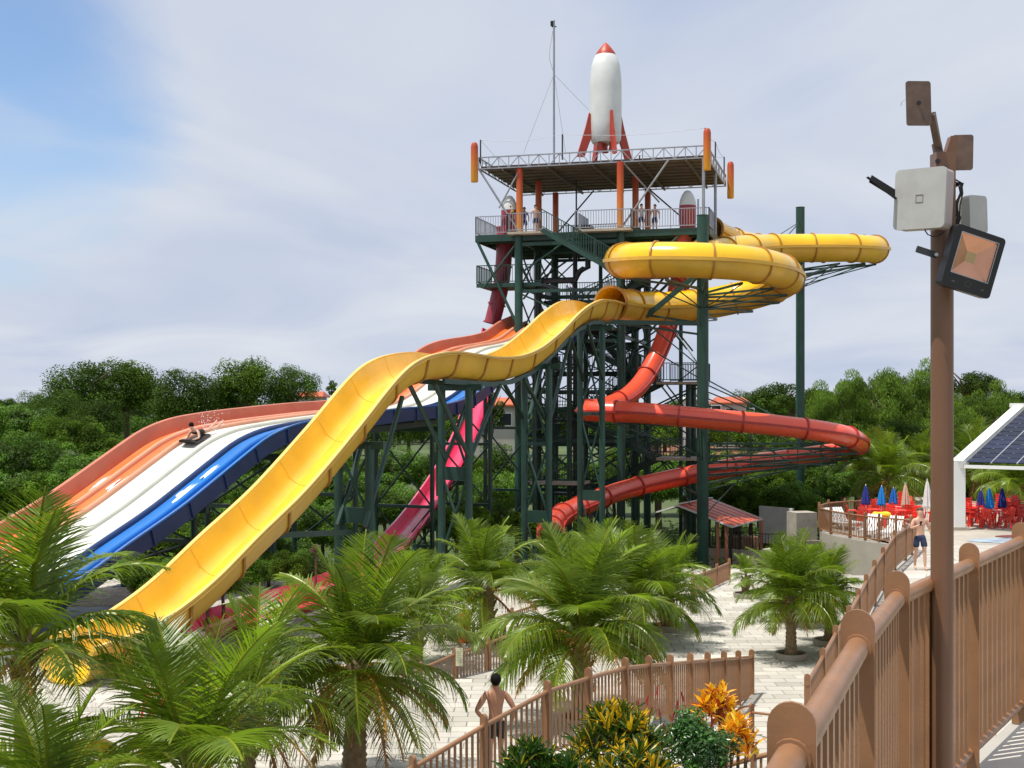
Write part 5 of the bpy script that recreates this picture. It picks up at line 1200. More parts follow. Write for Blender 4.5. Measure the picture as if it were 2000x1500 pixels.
for (a, c) in [(L0, A0), (A0, C0), (C0, C0 + E_), (L0 + E_, A0 + E_), (A0 + E_, C0 + E_)]:
    b = MB(); dd = V(-.03, -.05, 0); b.beam(a + dd - V(0, 0, .04), c + dd - V(0, 0, .04), .05, .08); obj('edge_board', b, M_white, ki)
b = MB(); b.beam(A0 + V(0, 0, .05), A0 + E_ + V(0, 0, .05), .14, .05); obj('ridge_cap', b, M_white, ki)
for (q, m_) in [(C0 + E_ * .05 + (A0 - C0) * .06, M_black), (C0 + E_ * .32 + (A0 - C0) * .05, M_dark), (C0 + (A0 - C0) * .30 + E_ * .05, M_oranged), (C0 + (A0 - C0) * .14 + E_ * .05, M_oranged), (L0 + E_ * .1, M_dark), (L0 + E_ * .9, M_dark), (C0 + E_ * .95, M_oranged)]:
    b = MB(); b.beam(V(q.x, q.y, KZ), V(q.x, q.y, q.z - .06), .16); obj('post', b, m_, ki)
b = MB(); q = C0 + E_ * .55 + (A0 - C0) * .1; b.box((q.x, q.y, KZ + .9), (1.4, 1.0, 1.8)); obj('counter', b, mat('brown_board', (.20, .11, .06), .7, var=.2), ki)
blk = MB(); q = PZ(1566, 60, .65); blk.box(q, (1.05, 1.0, 1.3), Matrix.Rotation(.25, 3, 'Z')); blk.box(q - V(0, 0, 2.1), (1.3, 1.2, 2.9), Matrix.Rotation(.25, 3, 'Z')); o = obj('concrete_block', blk, M_conc, base=(q.x, q.y, 0)); tag(o, 'square weathered concrete block in front of the far mast', 'block')
b = MB(); b.beam(PZ(1484, 77, -.9), PZ(1549, 75, -.9), .15, 2.2); o = obj('low_wall', b, M_white, base=PZ(1480, 64, 0)); tag(o, 'low white wall between the kiosk and the concrete block', 'wall')
b = MB(); b.beam(PZ(1612, 54.3, .25), PZ(1760, 50.0, .25), .1, .5)
for k in range(9): q0 = PZ(1612 + 16 * k, 54.1 - .47 * k, .5); b.box(q0 + V(0, -.12, .05), (.5, .05, .32))
o = obj('stone_facing', b, M_beige, base=PZ(1650, 52, 0)); tag(o, 'beige concrete facing blocks below the curving terrace fence', 'wall')
fence('black metal railing behind the kiosk posts', [PZ(1380, 70.5, -.5), PZ(1420, 70, -.5), PZ(1470, 69.3, -.5), PZ(1545, 68.6, -.5)], 1.15, pw=.06, m=M_black, sp=.16, rail_r=.025, name='railing', single=False)
b = MB(); b.beam(PZ(1378, 70.6, -2.2), PZ(1546, 68.7, -2.2), .3, 1.2); o = obj('low_wall', b, M_beige, base=PZ(1380, 70, -2.8)); tag(o, 'beige kerb wall carrying the black railing by the kiosk', 'wall')
# solar roof
SP = V(19.2, 55, 0); ED = V(.8, -.6, 0); SD = V(.6, .8, 0)
sr = empty('solar_canopy', SP, label='white framed canopy roofed with dark solar panels at the right edge', cat='canopy')
ze, zr, SL = 3.82, 6.1, 9.1
def S(a, s_, dz=0): return SP + ED * a + SD * s_ + V(0, 0, ze + (zr - ze) * s_ / SL + dz)
M_wh2 = mat('white_steel', (.74, .75, .72), .45, var=.04)
b = MB(); b.beam(SP + V(0, 0, TZ - .1), SP + V(0, 0, ze + .12), .45, .35, up=(0, 1, 0)); obj('post', b, M_wh2, sr)
b = MB(); b.box(SP + V(0, 0, TZ + .07), (.7, .6, .14)); obj('post_base', b, M_conc, sr)
b = MB(); b.beam(S(.0, -.2, .0), S(.0, SL + .2, .0), .5, .34); obj('gable_beam', b, M_wh2, sr)
b = MB(); b.beam(S(.27, -.12, -.1), S(7, -.12, -.1), .12, .14); obj('eave_beam', b, M_wh2, sr)
b = MB(); b.beam(S(-.4, SL + .1, .16), S(7, SL + .1, .16), .5, .2); obj('ridge_beam', b, M_wh2, sr)
b = MB(); b.beam(SP + ED * 6.6 + V(0, 0, TZ - .1), SP + ED * 6.6 + V(0, 0, ze), .3); obj('post', b, M_wh2, sr)
M_pv = mat('solar_cell_blue', (.008, .012, .035), .35, var=.3, scale=3, spec=.15, objrand=.4); M_al = mat('aluminium_rail', (.42, .43, .45), .4, metal=.7)
nrm = ED.cross(SD * SL + V(0, 0, zr - ze)).normalized(); nrm = nrm if nrm.z > 0 else -nrm
for c_ in range(6):
    a0 = .34 + c_ * 1.06
    for r_ in range(13):
        s0 = .05 + r_ * .69; q = [S(a0, s0), S(a0 + .98, s0), S(a0 + .98, s0 + .63), S(a0, s0 + .63)]; b = MB()
        b.add([v + nrm * .06 for v in q] + [v + nrm * .02 for v in q], [(0, 1, 2, 3), (7, 6, 5, 4), (0, 4, 5, 1), (1, 5, 6, 2), (2, 6, 7, 3), (3, 7, 4, 0)]); so = obj('solar_panel', b, M_pv, sr)
        b = MB(); b.box(S(a0 + .49, s0 + .66) + nrm * .07, (.09, .05, .03)); b.box(S(a0 + .1, s0 + .3) + nrm * .07, (.05, .05, .02)); obj('clamp', b, M_al, so)
    b = MB(); b.beam(S(a0 + 1.02, 0) + nrm * .05, S(a0 + 1.02, SL) + nrm * .05, .06, .05); obj('panel_rail', b, M_al, sr)
# ------------------------------------------------------------------ plastic chairs, tables, closed umbrellas, loungers
def chair_meshes():
    o = {}
    b = MB(); b.box((0, 0, .43), (.44, .42, .03)); b.box((0, -.2, .41), (.42, .03, .06)); o['seat'] = b
    b = MB(); M_ = Matrix.Rotation(-.18, 3, 'X')
    for k in range(6): b.box((-.17 + .068 * k, .235, .66), (.042, .022, .34), M_)
    b.box((0, .265, .84), (.42, .03, .07), M_); b.box((0, .205, .48), (.42, .03, .05), M_); o['backrest'] = b
    for sx in (-1, 1):
        b = MB(); b.beam((sx * .21, -.2, .42), (sx * .24, -.24, 0), .05); o['leg%d' % (sx + 1)] = b
        b = MB(); b.beam((sx * .2, .2, .42), (sx * .23, .28, 0), .05); o['leg%d' % (sx + 2 + 4)] = b
        b = MB(); b.tube([V(sx * .22, -.2, .44), V(sx * .25, -.19, .62), V(sx * .25, -.1, .655), V(sx * .24, .22, .66)], .022, 6); o['armrest%d' % (sx + 1)] = b
    return {k: v.mesh(k.rstrip('0123456789'), M_redch) for k, v in o.items()}
CM = chair_meshes()
def chair(x, y, z, rz, label, group):
    e = empty('plastic_chair', (x, y, z), rz, label, 'chair', group)
    for k, me in CM.items(): inst(k.rstrip('0123456789'), me, e)
CW = ['at its left side', 'behind it', 'at its right side', 'in front of it', 'turned slightly away from it']
def table(x, y, z, label, group=None):
    e = empty('plastic_table', (x, y, z), 0, label, 'table', group)
    b = MB(); b.lathe([(0, z + .70), (.42, z + .70), (.44, z + .72), (.42, z + .735), (0, z + .735)], (x, y, 0), 20); obj('tabletop', b, M_redch, e)
    for k in range(4): a = .8 + k * 1.57; b = MB(); b.beam((x + .3 * math.cos(a), y + .3 * math.sin(a), z + .7), (x + .36 * math.cos(a), y + .36 * math.sin(a), z), .05); obj('leg', b, M_redch, e)
gl = 'red plastic chairs behind the curving terrace fence'; gr_ = 'red plastic chairs under the solar canopy'
for (px, d) in [(1938, 56.2), (1893, 58.3), (1985, 58.2), (1700, 57.0), (1752, 56.6), (1790, 58.6), (1722, 60)]:
    right = px > 1850; x = (px - 1000) / F * d
    table(x, d, TZ, {1938: 'red plastic table nearest the fence under the solar canopy', 1893: 'red plastic table beside the white canopy post', 1985: 'red plastic table at the right edge of the photo', 1700: 'leftmost red plastic table behind the curving terrace fence', 1752: 'red plastic table in the middle behind the curving terrace fence', 1790: 'red plastic table just left of the lamp pole', 1722: 'red plastic table farthest back behind the curving terrace fence'}[px])
    for k in range(5 if right else 4):
        a = k * 1.26 + .3; rr = .72 + .1 * R.random(); chair(x + rr * math.cos(a), d + rr * math.sin(a), TZ, a - math.pi / 2 + R.uniform(-.2, .2), 'red chair of the %s, %s' % ({1938: 'table nearest the fence under the canopy', 1893: 'table beside the white canopy post', 1985: 'table at the right edge', 1700: 'leftmost table on the terrace', 1752: 'middle table on the terrace', 1790: 'table just left of the lamp pole', 1722: 'farthest terrace table'}[px], ['at its right', 'behind it', 'at its left', 'in front of it', 'at its near right'][k] if right else ['at its right', 'behind it', 'at its left', 'in front of it'][k]), gr_ if right else gl)
for (px, d, n) in [(1899, 56.6, 5), (1992, 56.8, 6), (1960, 60.5, 4), (1770, 60.5, 5)]:
    for k in range(n): chair((px - 1000) / F * d, d + .03 * k, TZ + .09 * k, .3, {1899: 'red plastic chair in the stack beside the white canopy post', 1992: 'red plastic chair in the stack at the right edge', 1960: 'red plastic chair in the stack farther back under the canopy', 1770: 'red plastic chair in the stack left of the lamp pole'}[px], {1899: 'stack of red chairs by the canopy post', 1992: 'stack of red chairs at the right edge', 1960: 'stack of red chairs at the back', 1770: 'stack of red chairs left of the pole'}[px])
    for k, o in enumerate([c for c in list(COL.objects)[-4000:] if c.parent is None and c.name.startswith('plastic_chair')][-n:]): o['label'] = ['lowest', 'second lowest', 'third from the bottom', 'fourth from the bottom', 'fifth from the bottom', 'topmost'][k if k < n - 1 else 5] + ' ' + o['label'].replace('red plastic chair in', 'red chair of')
for (px, d, zz_, lab) in [(308, 25.5, 0, 'red plastic chair glimpsed between palm fronds at the lower left'), (352, 27.2, 0, 'red plastic chair behind the fronds of the large lower left palm'), (522, 26.2, 0, 'red plastic chair left of the palm with dead fronds'), (560, 27.5, 0, 'red plastic chair behind the one left of the palm with dead fronds')]:
    chair((px - 1000) / F * d, d, .03, 2.2, lab, None)
def umbrella(px, ytop, ybot, d, m, label):
    x = (px - 1000) / F * d; zt_ = EYE - (ytop - 785) * d / F; zb_ = EYE - (ybot - 785) * d / F; e = empty('closed_umbrella', (x, d, TZ), label=label, cat='umbrella')
    b = MB(); b.cyl((x, d, TZ), (x, d, zt_ + .06), .022, 8); obj('pole', b, M_white, e)
    b = MB(); n = 16; h = zt_ - zb_; rows = [(.02, 0), (.07, .12), (.13, .4), (.17, .7), (.21, .93), (.16, 1.0)]; vs = []
    for r_, f in rows:
        for k in range(n): a = k * 2 * math.pi / n; rr = r_ * (1 if k % 2 else .62) * (1 + .1 * math.sin(3 * a + px)); vs.append((x + rr * math.cos(a), d + rr * math.sin(a), zt_ - f * h - (.04 * (k % 2) if f > .9 else 0)))
    fs = [(i * n + k, i * n + (k + 1) % n, (i + 1) * n + (k + 1) % n, (i + 1) * n + k) for i in range(len(rows) - 1) for k in range(n)] + [tuple(range(n))]
    b.add(vs, fs); obj('canopy', b, m, e)
    b = MB(); b.lathe([(0, TZ), (.24, TZ), (.22, TZ + .08), (.04, TZ + .1), (0, TZ + .1)], (x, d, 0), 16); obj('base', b, M_conc, e)
M_lb = mat('light_blue_canvas', (.01, .22, .62), .8, var=.12); M_wc = mat('white_canvas', (.66, .62, .6), .8, var=.08); M_pc = mat('peach_canvas', (.62, .42, .32), .8)
for a in [(1691, 948, 985, 57.5, M_navy, 'closed navy umbrella, leftmost behind the curving fence'), (1722, 950, 986, 58.5, M_lb, 'closed light blue umbrella next to the leftmost navy one'), (1745, 953, 984, 59.5, M_bluec, 'closed blue umbrella third from the left behind the fence'),
          (1768, 945, 988, 58.5, M_pc, 'closed peach umbrella left of the lamp pole'), (1811, 938, 992, 54.6, M_wc, 'closed white umbrella partly behind the lamp pole'), (1932, 953, 992, 56.4, M_lb, 'closed light blue umbrella right of the white canopy post'), (1957, 953, 991, 57.4, M_navy, 'closed navy umbrella right of the light blue one under the canopy'), (1916, 957, 990, 59, M_navy, 'closed dark umbrella half hidden left of the light blue one under the canopy')]: umbrella(*a)
def lounger(px, d, rz, label):
    x = (px - 1000) / F * d; e = empty('sun_lounger', (x, d, TZ), rz, label, 'sun lounger')
    def lo(n_, b): o_ = bpy.data.objects.new(n_, b.mesh(n_, M_white)); COL.objects.link(o_); o_.parent = e
    b = MB(); b.box((0, -.3, .3), (.62, 1.25, .05)); lo('seat', b)
    for k in range(5): b = MB(); b.box((-.24 + .12 * k, .58, .56), (.085, .74, .035), Matrix.Rotation(.85, 3, 'X')); lo('back_slat', b)
    for sx in (-1, 1):
        for y in (-.85, .25): b = MB(); b.beam((sx * .27, y, .3), (sx * .29, y - .05, 0), .06); lo('leg', b)
lounger(1637, 55.6, .3, 'white plastic lounger, left one with its back raised above the fence'); lounger(1652, 55.9, .3, 'white plastic lounger just right of the leftmost one above the fence'); lounger(1700, 52.4, -.5, 'white lounger seen through the balusters of the terrace fence, middle'); lounger(1740, 51.6, -.6, 'white lounger seen through the balusters of the terrace fence, right')
b = MB(); q = PZ(1722, 54, TZ + .75); b.tube([q + V(.3 * math.cos(a), .3 * math.sin(a) * .9, .02 * math.sin(3 * a)) for a in [k * .45 for k in range(15)]], .1, 8); o = obj('swim_ring', b, mat('yellow_vinyl', (.85, .55, .01), .35), base=q, smooth=True); tag(o, 'bright yellow swim ring on a table behind the terrace fence', 'swim ring')
b = MB(); q = PZ(1722, 54, TZ); b.lathe([(0, q.z + .6), (.4, q.z + .6), (.4, q.z + .64), (0, q.z + .64)], (q.x, q.y, 0), 18); b.cyl(q, q + V(0, 0, .6), .04, 8); o = obj('low_table', b, M_redch, base=q); tag(o, 'low red round table carrying the yellow swim ring', 'table')

# ------------------------------------------------------------------ people
def skin_body(name, chains, m, parent, sub=1, loc=None):
    """chains: list of lists of (x,y,z,rx,ry); a chain's first entry may be an index name to join"""
    bm = bmesh.new(); lay = bm.verts.layers.skin.verify(); idx = {}; root = None
    def V_(key, co, r, rt=False):
        v = bm.verts.new(co); v[lay].radius = r; v[lay].use_root = rt; idx[key] = v; return v
    for ch in chains:
        prev = None
        for (key, co, r) in ch:
            if co is None: v = idx[key]
            else: v = V_(key, co, r, rt=(key == 'pelvis'))
            if prev is not None: bm.edges.new((prev, v))
            prev = v
    me = bpy.data.meshes.new(name); bm.to_mesh(me); bm.free(); me.materials.append(m)
    o = bpy.data.objects.new(name, me); COL.objects.link(o); o.parent = parent
    sk = o.modifiers.new('skin', 'SKIN'); sk.use_smooth_shade = True; sk.branch_smoothing = .4
    ss = o.modifiers.new('sub', 'SUBSURF'); ss.levels = sub; ss.render_levels = sub
    return o
def person(loc, rz, label, skin, hair, shorts, shirt=None, armL=None, armR=None, legs=(.0, .0), h=1.75, fingers=False, long=False, hairlen=0, lean=0.0, group=None):
    e = empty('person', loc, rz, label, 'person', group); k = h / 1.75
    def s(x, y, z): return (x * k, y * k, z * k)
    def rr(a, b=None): return (a * k, (b or a) * k)
    aL = armL or [(-.27, .0, 1.16), (-.29, .06, .92), (-.29, .09, .83)]; aR = armR or [(.27, .0, 1.16), (.29, .06, .92), (.29, .09, .83)]
    lf = legs
    C_ = [[('pelvis', s(0, 0, .95), rr(.15, .105)), ('waist', s(0, lean * .3, 1.09), rr(.125, .09)), ('chest', s(0, lean * .7, 1.27), rr(.175, .11)), ('upper', s(0, lean, 1.40), rr(.14, .09)), ('neck', s(0, lean * 1.1 + .005, 1.485), rr(.064, .064)), ('jaw', s(0, lean * 1.2 + .02, 1.575), rr(.074, .084)), ('cran', s(0, lean * 1.2 + .0, 1.655), rr(.086, .10)), ('top', s(0, lean * 1.2 - .005, 1.715), rr(.05, .06))]]
    for sd, A, n_ in ((-1, aL, 'L'), (1, aR, 'R')):
        C_.append([('upper', None, None), ('sh' + n_, s(sd * .165, lean, 1.405), rr(.062)), ('ua' + n_, tuple((Vector(s(sd * .19, lean, 1.37)) + Vector(s(*A[0]))) / 2), rr(.058)), ('el' + n_, s(*A[0]), rr(.04)), ('fa' + n_, tuple((Vector(s(*A[0])) * .6 + Vector(s(*A[1])) * .4)), rr(.041)), ('wr' + n_, s(*A[1]), rr(.026, .022)), ('ha' + n_, s(*A[2]), rr(.036, .018))])
        hd = (Vector(s(*A[2])) - Vector(s(*A[1]))).normalized(); pn = Vector(s(*A[2])); sd_ = hd.cross(V(1, 0, 0)).normalized() if abs(hd.x) < .8 else V(0, 1, 0)
        if fingers:
            for q, (off, ln) in enumerate([(-.024, .062), (-.008, .074), (.008, .07), (.024, .055)]):
                p0 = pn + sd_ * off * k; p1 = p0 + hd * .045 * k; p2 = p1 + (hd + V(-sd * .35, 0, 0)).normalized() * ln * .6 * k
                C_.append([('ha' + n_, None, None), ('f1%s%d' % (n_, q), tuple(p1), rr(.0085)), ('f2%s%d' % (n_, q), tuple(p2), rr(.007))])
            p1 = pn - hd * .01 * k + sd_ * .04 * k; C_.append([('ha' + n_, None, None), ('t1' + n_, tuple(p1), rr(.01)), ('t2' + n_, tuple(p1 + (hd + sd_ * .4).normalized() * .04 * k), rr(.008))])
    for sd, n_, f in ((-1, 'l', lf[0]), (1, 'r', lf[1])):
        C_.append([('pelvis', None, None), ('hp' + n_, s(sd * .095, 0, .87), rr(.088)), ('th' + n_, s(sd * .10, f * .25 + .01, .7), rr(.078)), ('kn' + n_, s(sd * .10, f * .5 + .02, .49), rr(.052)), ('ca' + n_, s(sd * .105, f * .72 - .01, .36), rr(.054)), ('an' + n_, s(sd * .105, f - .02, .095), rr(.034)), ('hl' + n_, s(sd * .108, f + .02, .04), rr(.034, .03)), ('to' + n_, s(sd * .12, f + .14, .026), rr(.036, .02))])
    skin_body('body', C_, skin, e, 2 if fingers else 1)
    Hs = [[('pelvis', s(0, 0, .955), rr(.163, .12)), ('wb', s(0, lean * .2, 1.03), rr(.142, .108))]]
    for sd, n_, f in ((-1, 'l', lf[0]), (1, 'r', lf[1])): Hs.append([('pelvis', None, None), ('hp' + n_, s(sd * .097, 0, .86), rr(.103)), ('th' + n_, s(sd * .103, f * .22 + .01, .70 if not long else .72), rr(.1)), ('hm' + n_, s(sd * .105, f * .33 + .015, .62 if not long else .55), rr(.098))])
    skin_body('shorts', Hs, shorts, e, 1)
    if shirt is not None:
        S_ = [[('pelvis', s(0, lean * .2, 1.0), rr(.155, .115)), ('waist', s(0, lean * .4, 1.12), rr(.14, .105)), ('chest', s(0, lean * .7, 1.28), rr(.17, .12)), ('upper', s(0, lean, 1.40), rr(.135, .098))]]
        for sd, A, n_ in ((-1, aL, 'L'), (1, aR, 'R')): S_.append([('upper', None, None), ('sh' + n_, s(sd * .165, lean, 1.405), rr(.077)), ('ua' + n_, tuple(Vector(s(sd * .19, lean, 1.38)) * .5 + Vector(s(*A[0])) * .5), rr(.068))])
        skin_body('shirt', S_, shirt, e, 1)
    b = MB(); c = V(*s(0, lean * 1.2 - .012, 1.665)); prof = []
    M_ = Matrix.Scale(.9, 3, V(1, 0, 0))
    for q in range(9): a = -math.pi * .5 + math.pi * (q / 8); z = math.sin(a); prof.append((max(.001, math.cos(a)), z))
    vs = []; n = 16
    for (r_, z) in prof:
        for j in range(n):
            a = j * 2 * math.pi / n; x, y = r_ * math.cos(a), r_ * math.sin(a); zz_ = z
            front = y > .35 and z < .35
            sc2 = .82 if front else 1.0
            vs.append(c + V(x * .093 * k * sc2, (y * .114 - .006) * k * sc2, (zz_ * (.098 if zz_ > 0 else ((.125 if y < .2 else .085) + hairlen))) * k))
    fs = [(i * n + j, i * n + (j + 1) % n, (i + 1) * n + (j + 1) % n, (i + 1) * n + j) for i in range(8) for j in range(n)]
    b.add(vs, fs); hm = b.mesh('hair', hair, smooth=True); ho = bpy.data.objects.new('hair', hm); COL.objects.link(ho); ho.parent = e
    if fingers:
        b = MB()
        for sx in (-1, 1): b.lathe([(0, -.03), (.012, -.02), (.016, 0), (.014, .02), (0, .03)], V(*s(sx * .082, lean * 1.2 - .005, 1.635)), 8)
        b.lathe([(0, -.02), (.013, -.012), (.01, .01), (0, .03)], V(*s(0, lean * 1.2 + .098, 1.63)), 8)
        fo = bpy.data.objects.new('face_detail', b.mesh('face_detail', skin, smooth=True)); COL.objects.link(fo); fo.parent = e; fo.name = 'ears_and_nose'
    return e
M_swim = mat('black_swim_cloth', (.012, .012, .016), .7); M_navyp = mat('navy_pattern_cloth', (.01, .018, .07), .75, var=.6, scale=22, dirt=.5, dirtcol=(.2, .25, .3))
M_bluet = mat('blue_shirt', (.015, .05, .28), .8, var=.15); M_yelt = mat('lime_shirt', (.35, .42, .06), .8, var=.15); M_wt = mat('white_shirt', (.5, .5, .48), .8, var=.1); M_jean = mat('dark_blue_cloth', (.03, .05, .13), .8, var=.2)
q = P(968, 1512, 22.0)
person((q.x, q.y, .03), .12, 'tanned man in black trunks seen from behind on the plaza, hand on hip', M_skin, M_hair, M_swim, armL=[(-.34, -.08, 1.14), (-.2, .0, .96), (-.14, .05, .93)], armR=[(.33, -.04, 1.13), (.30, .06, .92), (.29, .10, .84)], legs=(-.12, .16), fingers=True)
q = P(1797, 1103, 36.2)
person((q.x, q.y, 1.71), math.pi, 'pale bare-chested man in navy patterned shorts walking beside the lamp pole', M_skin2, M_hair2, M_navyp, armL=[(-.28, -.02, 1.15), (-.32, .08, .92), (-.33, .11, .84)], armR=[(.26, .04, 1.17), (.12, .24, 1.26), (.08, .28, 1.3)], legs=(.14, -.12), fingers=True)
ph = MB(); c = V(q.x, q.y, 1.71) + V(-.07, -.31, 1.33); ph.box(c, (.075, .02, .13)); o = obj('phone', ph, M_black, base=c); tag(o, 'dark phone in the hand of the man in navy shorts', 'phone')
# people on the tower
zd = EYE + DH
for (px, d, rz, lab, sk, sh, st) in [(997, 76.9, 2.6, 'person in a lime shirt leaning by the left start capsule on the top deck', M_skin, M_jean, M_yelt), (1024, 77.5, 3.0, 'person in a blue shirt between the two left deck posts', M_skin, M_jean, M_bluet), (1046, 76.6, 3.4, 'bare-chested person at the deck railing above the stairs', M_skin2, M_navyp, None), (1253, 76.2, 3.3, 'person in a white shirt near the back deck post', M_skin2, M_jean, M_wt), (1279, 76.4, 2.7, 'bare-chested person on the deck right of the one in white', M_skin2, M_jean, None)]:
    x = (px - 1000) / F * d; person((x, d, zd), rz, lab, sk, M_hair, sh, st)
person(T(2.2, .9, 4.36) * 1, 3.3, 'attendant in a dark blue shirt at the head of the racing lanes', M_skin, M_hair, M_jean, M_bluet, long=True)
# tubes waiting on deck
for k, (px, d) in enumerate([(1141, 77), (1152, 77.3), (1232, 76), (1140, 77.0)]):
    c = V((px - 1000) / F * d, d, zd + .13 + (.26 if k == 3 else 0)); b = MB(); b.tube([c + V(.5 * math.cos(a), .5 * math.sin(a), 0) for a in [j * math.pi / 8 for j in range(17)]], .15, 10, cap=False)
    o = obj('inner_tube', b, M_black if k % 2 else mat('olive_rubber', (.07, .065, .03), .6), base=c, smooth=True); tag(o, ['olive rubber ring lowest on the deck behind the stairs', 'black rubber ring beside the olive one behind the stairs', 'rubber ring on the deck right of the tall orange post', 'black rubber ring stacked on the olive one behind the stairs'][k], 'rubber ring')
# rider lying on a mat
def lane_point(L_, off, dz=0):
    i = int(L_ / .5); i = min(len(RFR) - 2, i); p, a, bb = RFR[i]; return p + a * off + bb * dz, (RFR[i + 1][0] - p).normalized(), a, bb
best = min(range(len(RFR)), key=lambda i: abs((1000 + F * (RFR[i][0] + RFR[i][1] * 2.0).x / (RFR[i][0] + RFR[i][1] * 2.0).y) - 392))
p, a, bb = RFR[best]; t = (RFR[best + 1][0] - p).normalized(); c = p + a * 2.0 + bb * .0
rd = empty('person', c, label='rider lying head first on a dark mat on the left white lane', cat='person')
def LP2(x, y, z): v = a * x + t * y + bb * z; return tuple(v)
CH = [[('pelvis', LP2(0, -.25, .2), (.14, .1)), ('waist', LP2(0, -.05, .22), (.12, .09)), ('chest', LP2(0, .2, .28), (.15, .1)), ('upper', LP2(0, .34, .36), (.12, .09)), ('neck', LP2(0, .42, .45), (.055, .055)), ('jaw', LP2(0, .47, .53), (.07, .07)), ('cran', LP2(0, .47, .61), (.08, .09)), ('top', LP2(0, .47, .67), (.05, .05))]]
for sd, n_ in ((-1, 'L'), (1, 'R')):
    CH.append([('upper', None, None), ('sh' + n_, LP2(sd * .17, .34, .34), (.06, .06)), ('el' + n_, LP2(sd * .27, .46, .16), (.042, .042)), ('wr' + n_, LP2(sd * .2, .68, .15), (.028, .028)), ('ha' + n_, LP2(sd * .17, .75, .16), (.035, .02))])
    for q_ in range(4): CH.append([('ha' + n_, None, None), ('f%s%d' % (n_, q_), LP2(sd * .17 + (q_ - 1.5) * .02, .82, .15), (.009, .009))])
    CH.append([('pelvis', None, None), ('hp' + n_, LP2(sd * .1, -.35, .18), (.085, .085)), ('kn' + n_, LP2(sd * .13, -.75, .14), (.055, .055)), ('an' + n_, LP2(sd * .14, -1.12, .24), (.035, .035)), ('to' + n_, LP2(sd * .14, -1.26, .32), (.03, .02))])
skin_body('body', CH, M_skin2, rd, 1)
skin_body('shirt', [[('pelvis', LP2(0, -.2, .2), (.15, .11)), ('waist', LP2(0, -.02, .22), (.135, .105)), ('chest', LP2(0, .2, .28), (.165, .115)), ('upper', LP2(0, .34, .35), (.13, .1))], [('upper', None, None), ('a', LP2(-.18, .36, .32), (.07, .07))], [('upper', None, None), ('b', LP2(.18, .36, .32), (.07, .07))]], M_swim, rd)
b = MB(); cc = Vector(LP2(0, .455, .63)); 
for q_ in range(6):
    pass
b.lathe([(.001, -.09), (.075, -.06), (.1, 0), (.085, .06), (.04, .095), (0, .1)], cc, 14); ho = bpy.data.objects.new('hair', b.mesh('hair', M_hair, smooth=True)); COL.objects.link(ho); ho.parent = rd
b = MB(); 
prf = [(-.28, .0), (-.29, .07), (-.2, .1), (.2, .1), (.29, .07), (.28, .0)]
b.sweep(prf, [(c + t * y + bb * (.0 + (.12 if y > .75 else 0)), a, bb) for y in (-.2, .1, .4, .7, .85, .95)]); o = obj('slide_mat', b, M_black, base=c, smooth=True, angle=50); tag(o, 'dark foam mat under the rider on the left white lane', 'mat')
M_water_glint = mat('white_water_and_glint', (.8, .82, .84), .25, var=.03)
b = MB(); r_ = random.Random(3)
for k in range(150):
    q_ = c - t * r_.uniform(.2, 1.0) + a * r_.gauss(-.1, .35) + V(0, 0, abs(r_.gauss(.25, .3))); s_ = r_.uniform(.006, .022); b.lathe([(0, -s_), (s_, 0), (0, s_)], q_, 5)
o = obj('water_splash', b, M_water_glint, kind='stuff'); tag(o, 'white spray of water drops behind the rider on the lanes', 'splash')
b = MB()  # flat white patches painted in for glints on the wet lanes
for (px_, off, l_, w_s) in [(185, .4, 1.3, .25), (225, 1.15, 1.5, .3), (400, 4.38, .8, .2), (362, 4.34, 1.1, .3)]:
    i = min(range(len(RFR)), key=lambda i: abs((1000 + F * (RFR[i][0] + RFR[i][1] * off).x / (RFR[i][0] + RFR[i][1] * off).y) - px_)); p_, a_, b_ = RFR[i]
    tt = (RFR[i][0] - RFR[i - 1][0]).normalized()
    for q_ in range(7):
        ce = p_ + a_ * (off + r_.uniform(-.12, .12)) + tt * r_.uniform(-.3, .3) + b_ * (.012 + .004 * q_ - .05); rx_, ry_ = r_.uniform(.03, .09), r_.uniform(.2, .55); nn = 14
        b.add([ce + a_ * rx_ * math.cos(j * 6.283 / nn) + tt * ry_ * math.sin(j * 6.283 / nn) * (1 + .3 * math.sin(3 * j)) for j in range(nn)], [tuple(range(nn))])
o = obj('lane_glint', b, M_water_glint, kind='stuff'); tag(o, 'painted white glints on the wet orange and blue lanes', 'water')
# bathers at the lower left
q = P(125, 1468, 17.2)
person((q.x, q.y, q.z - 1.76), .3, 'black-haired bather whose head shows at the bottom edge beside a yellow ring', M_skin, M_hair, M_bluec, armL=[(-.3, .1, 1.2), (-.35, .3, 1.2), (-.36, .38, 1.2)], fingers=True)
q2 = P(238, 1466, 18.4)
person((q2.x, q2.y, q2.z - 1.74), .1, 'brown-haired bather between the two yellow rings at the bottom edge', M_skin, M_hair2, M_swim, fingers=True)
M_yv = mat('yellow_vinyl', (.85, .55, .01), .35)
for (px, py, d, lab) in [(175, 1495, 17.0, 'yellow inflatable ring carried by the black-haired bather'), (85, 1500, 16.8, 'yellow inflatable ring left of the black-haired bather'), (318, 1490, 17.8, 'yellow inflatable ring at the foot of the large lower left palm')]:
    c = P(px, py, d); b = MB(); rr = .36
    b.tube([c + V(rr * math.cos(a), .25 * rr * math.sin(a) + .1, rr * .8 * math.sin(a) - .1) for a in [j * math.pi / 10 for j in range(21)]], .13, 12, cap=False); o = obj('swim_ring', b, M_yv, base=c, smooth=True); tag(o, lab, 'swim ring')
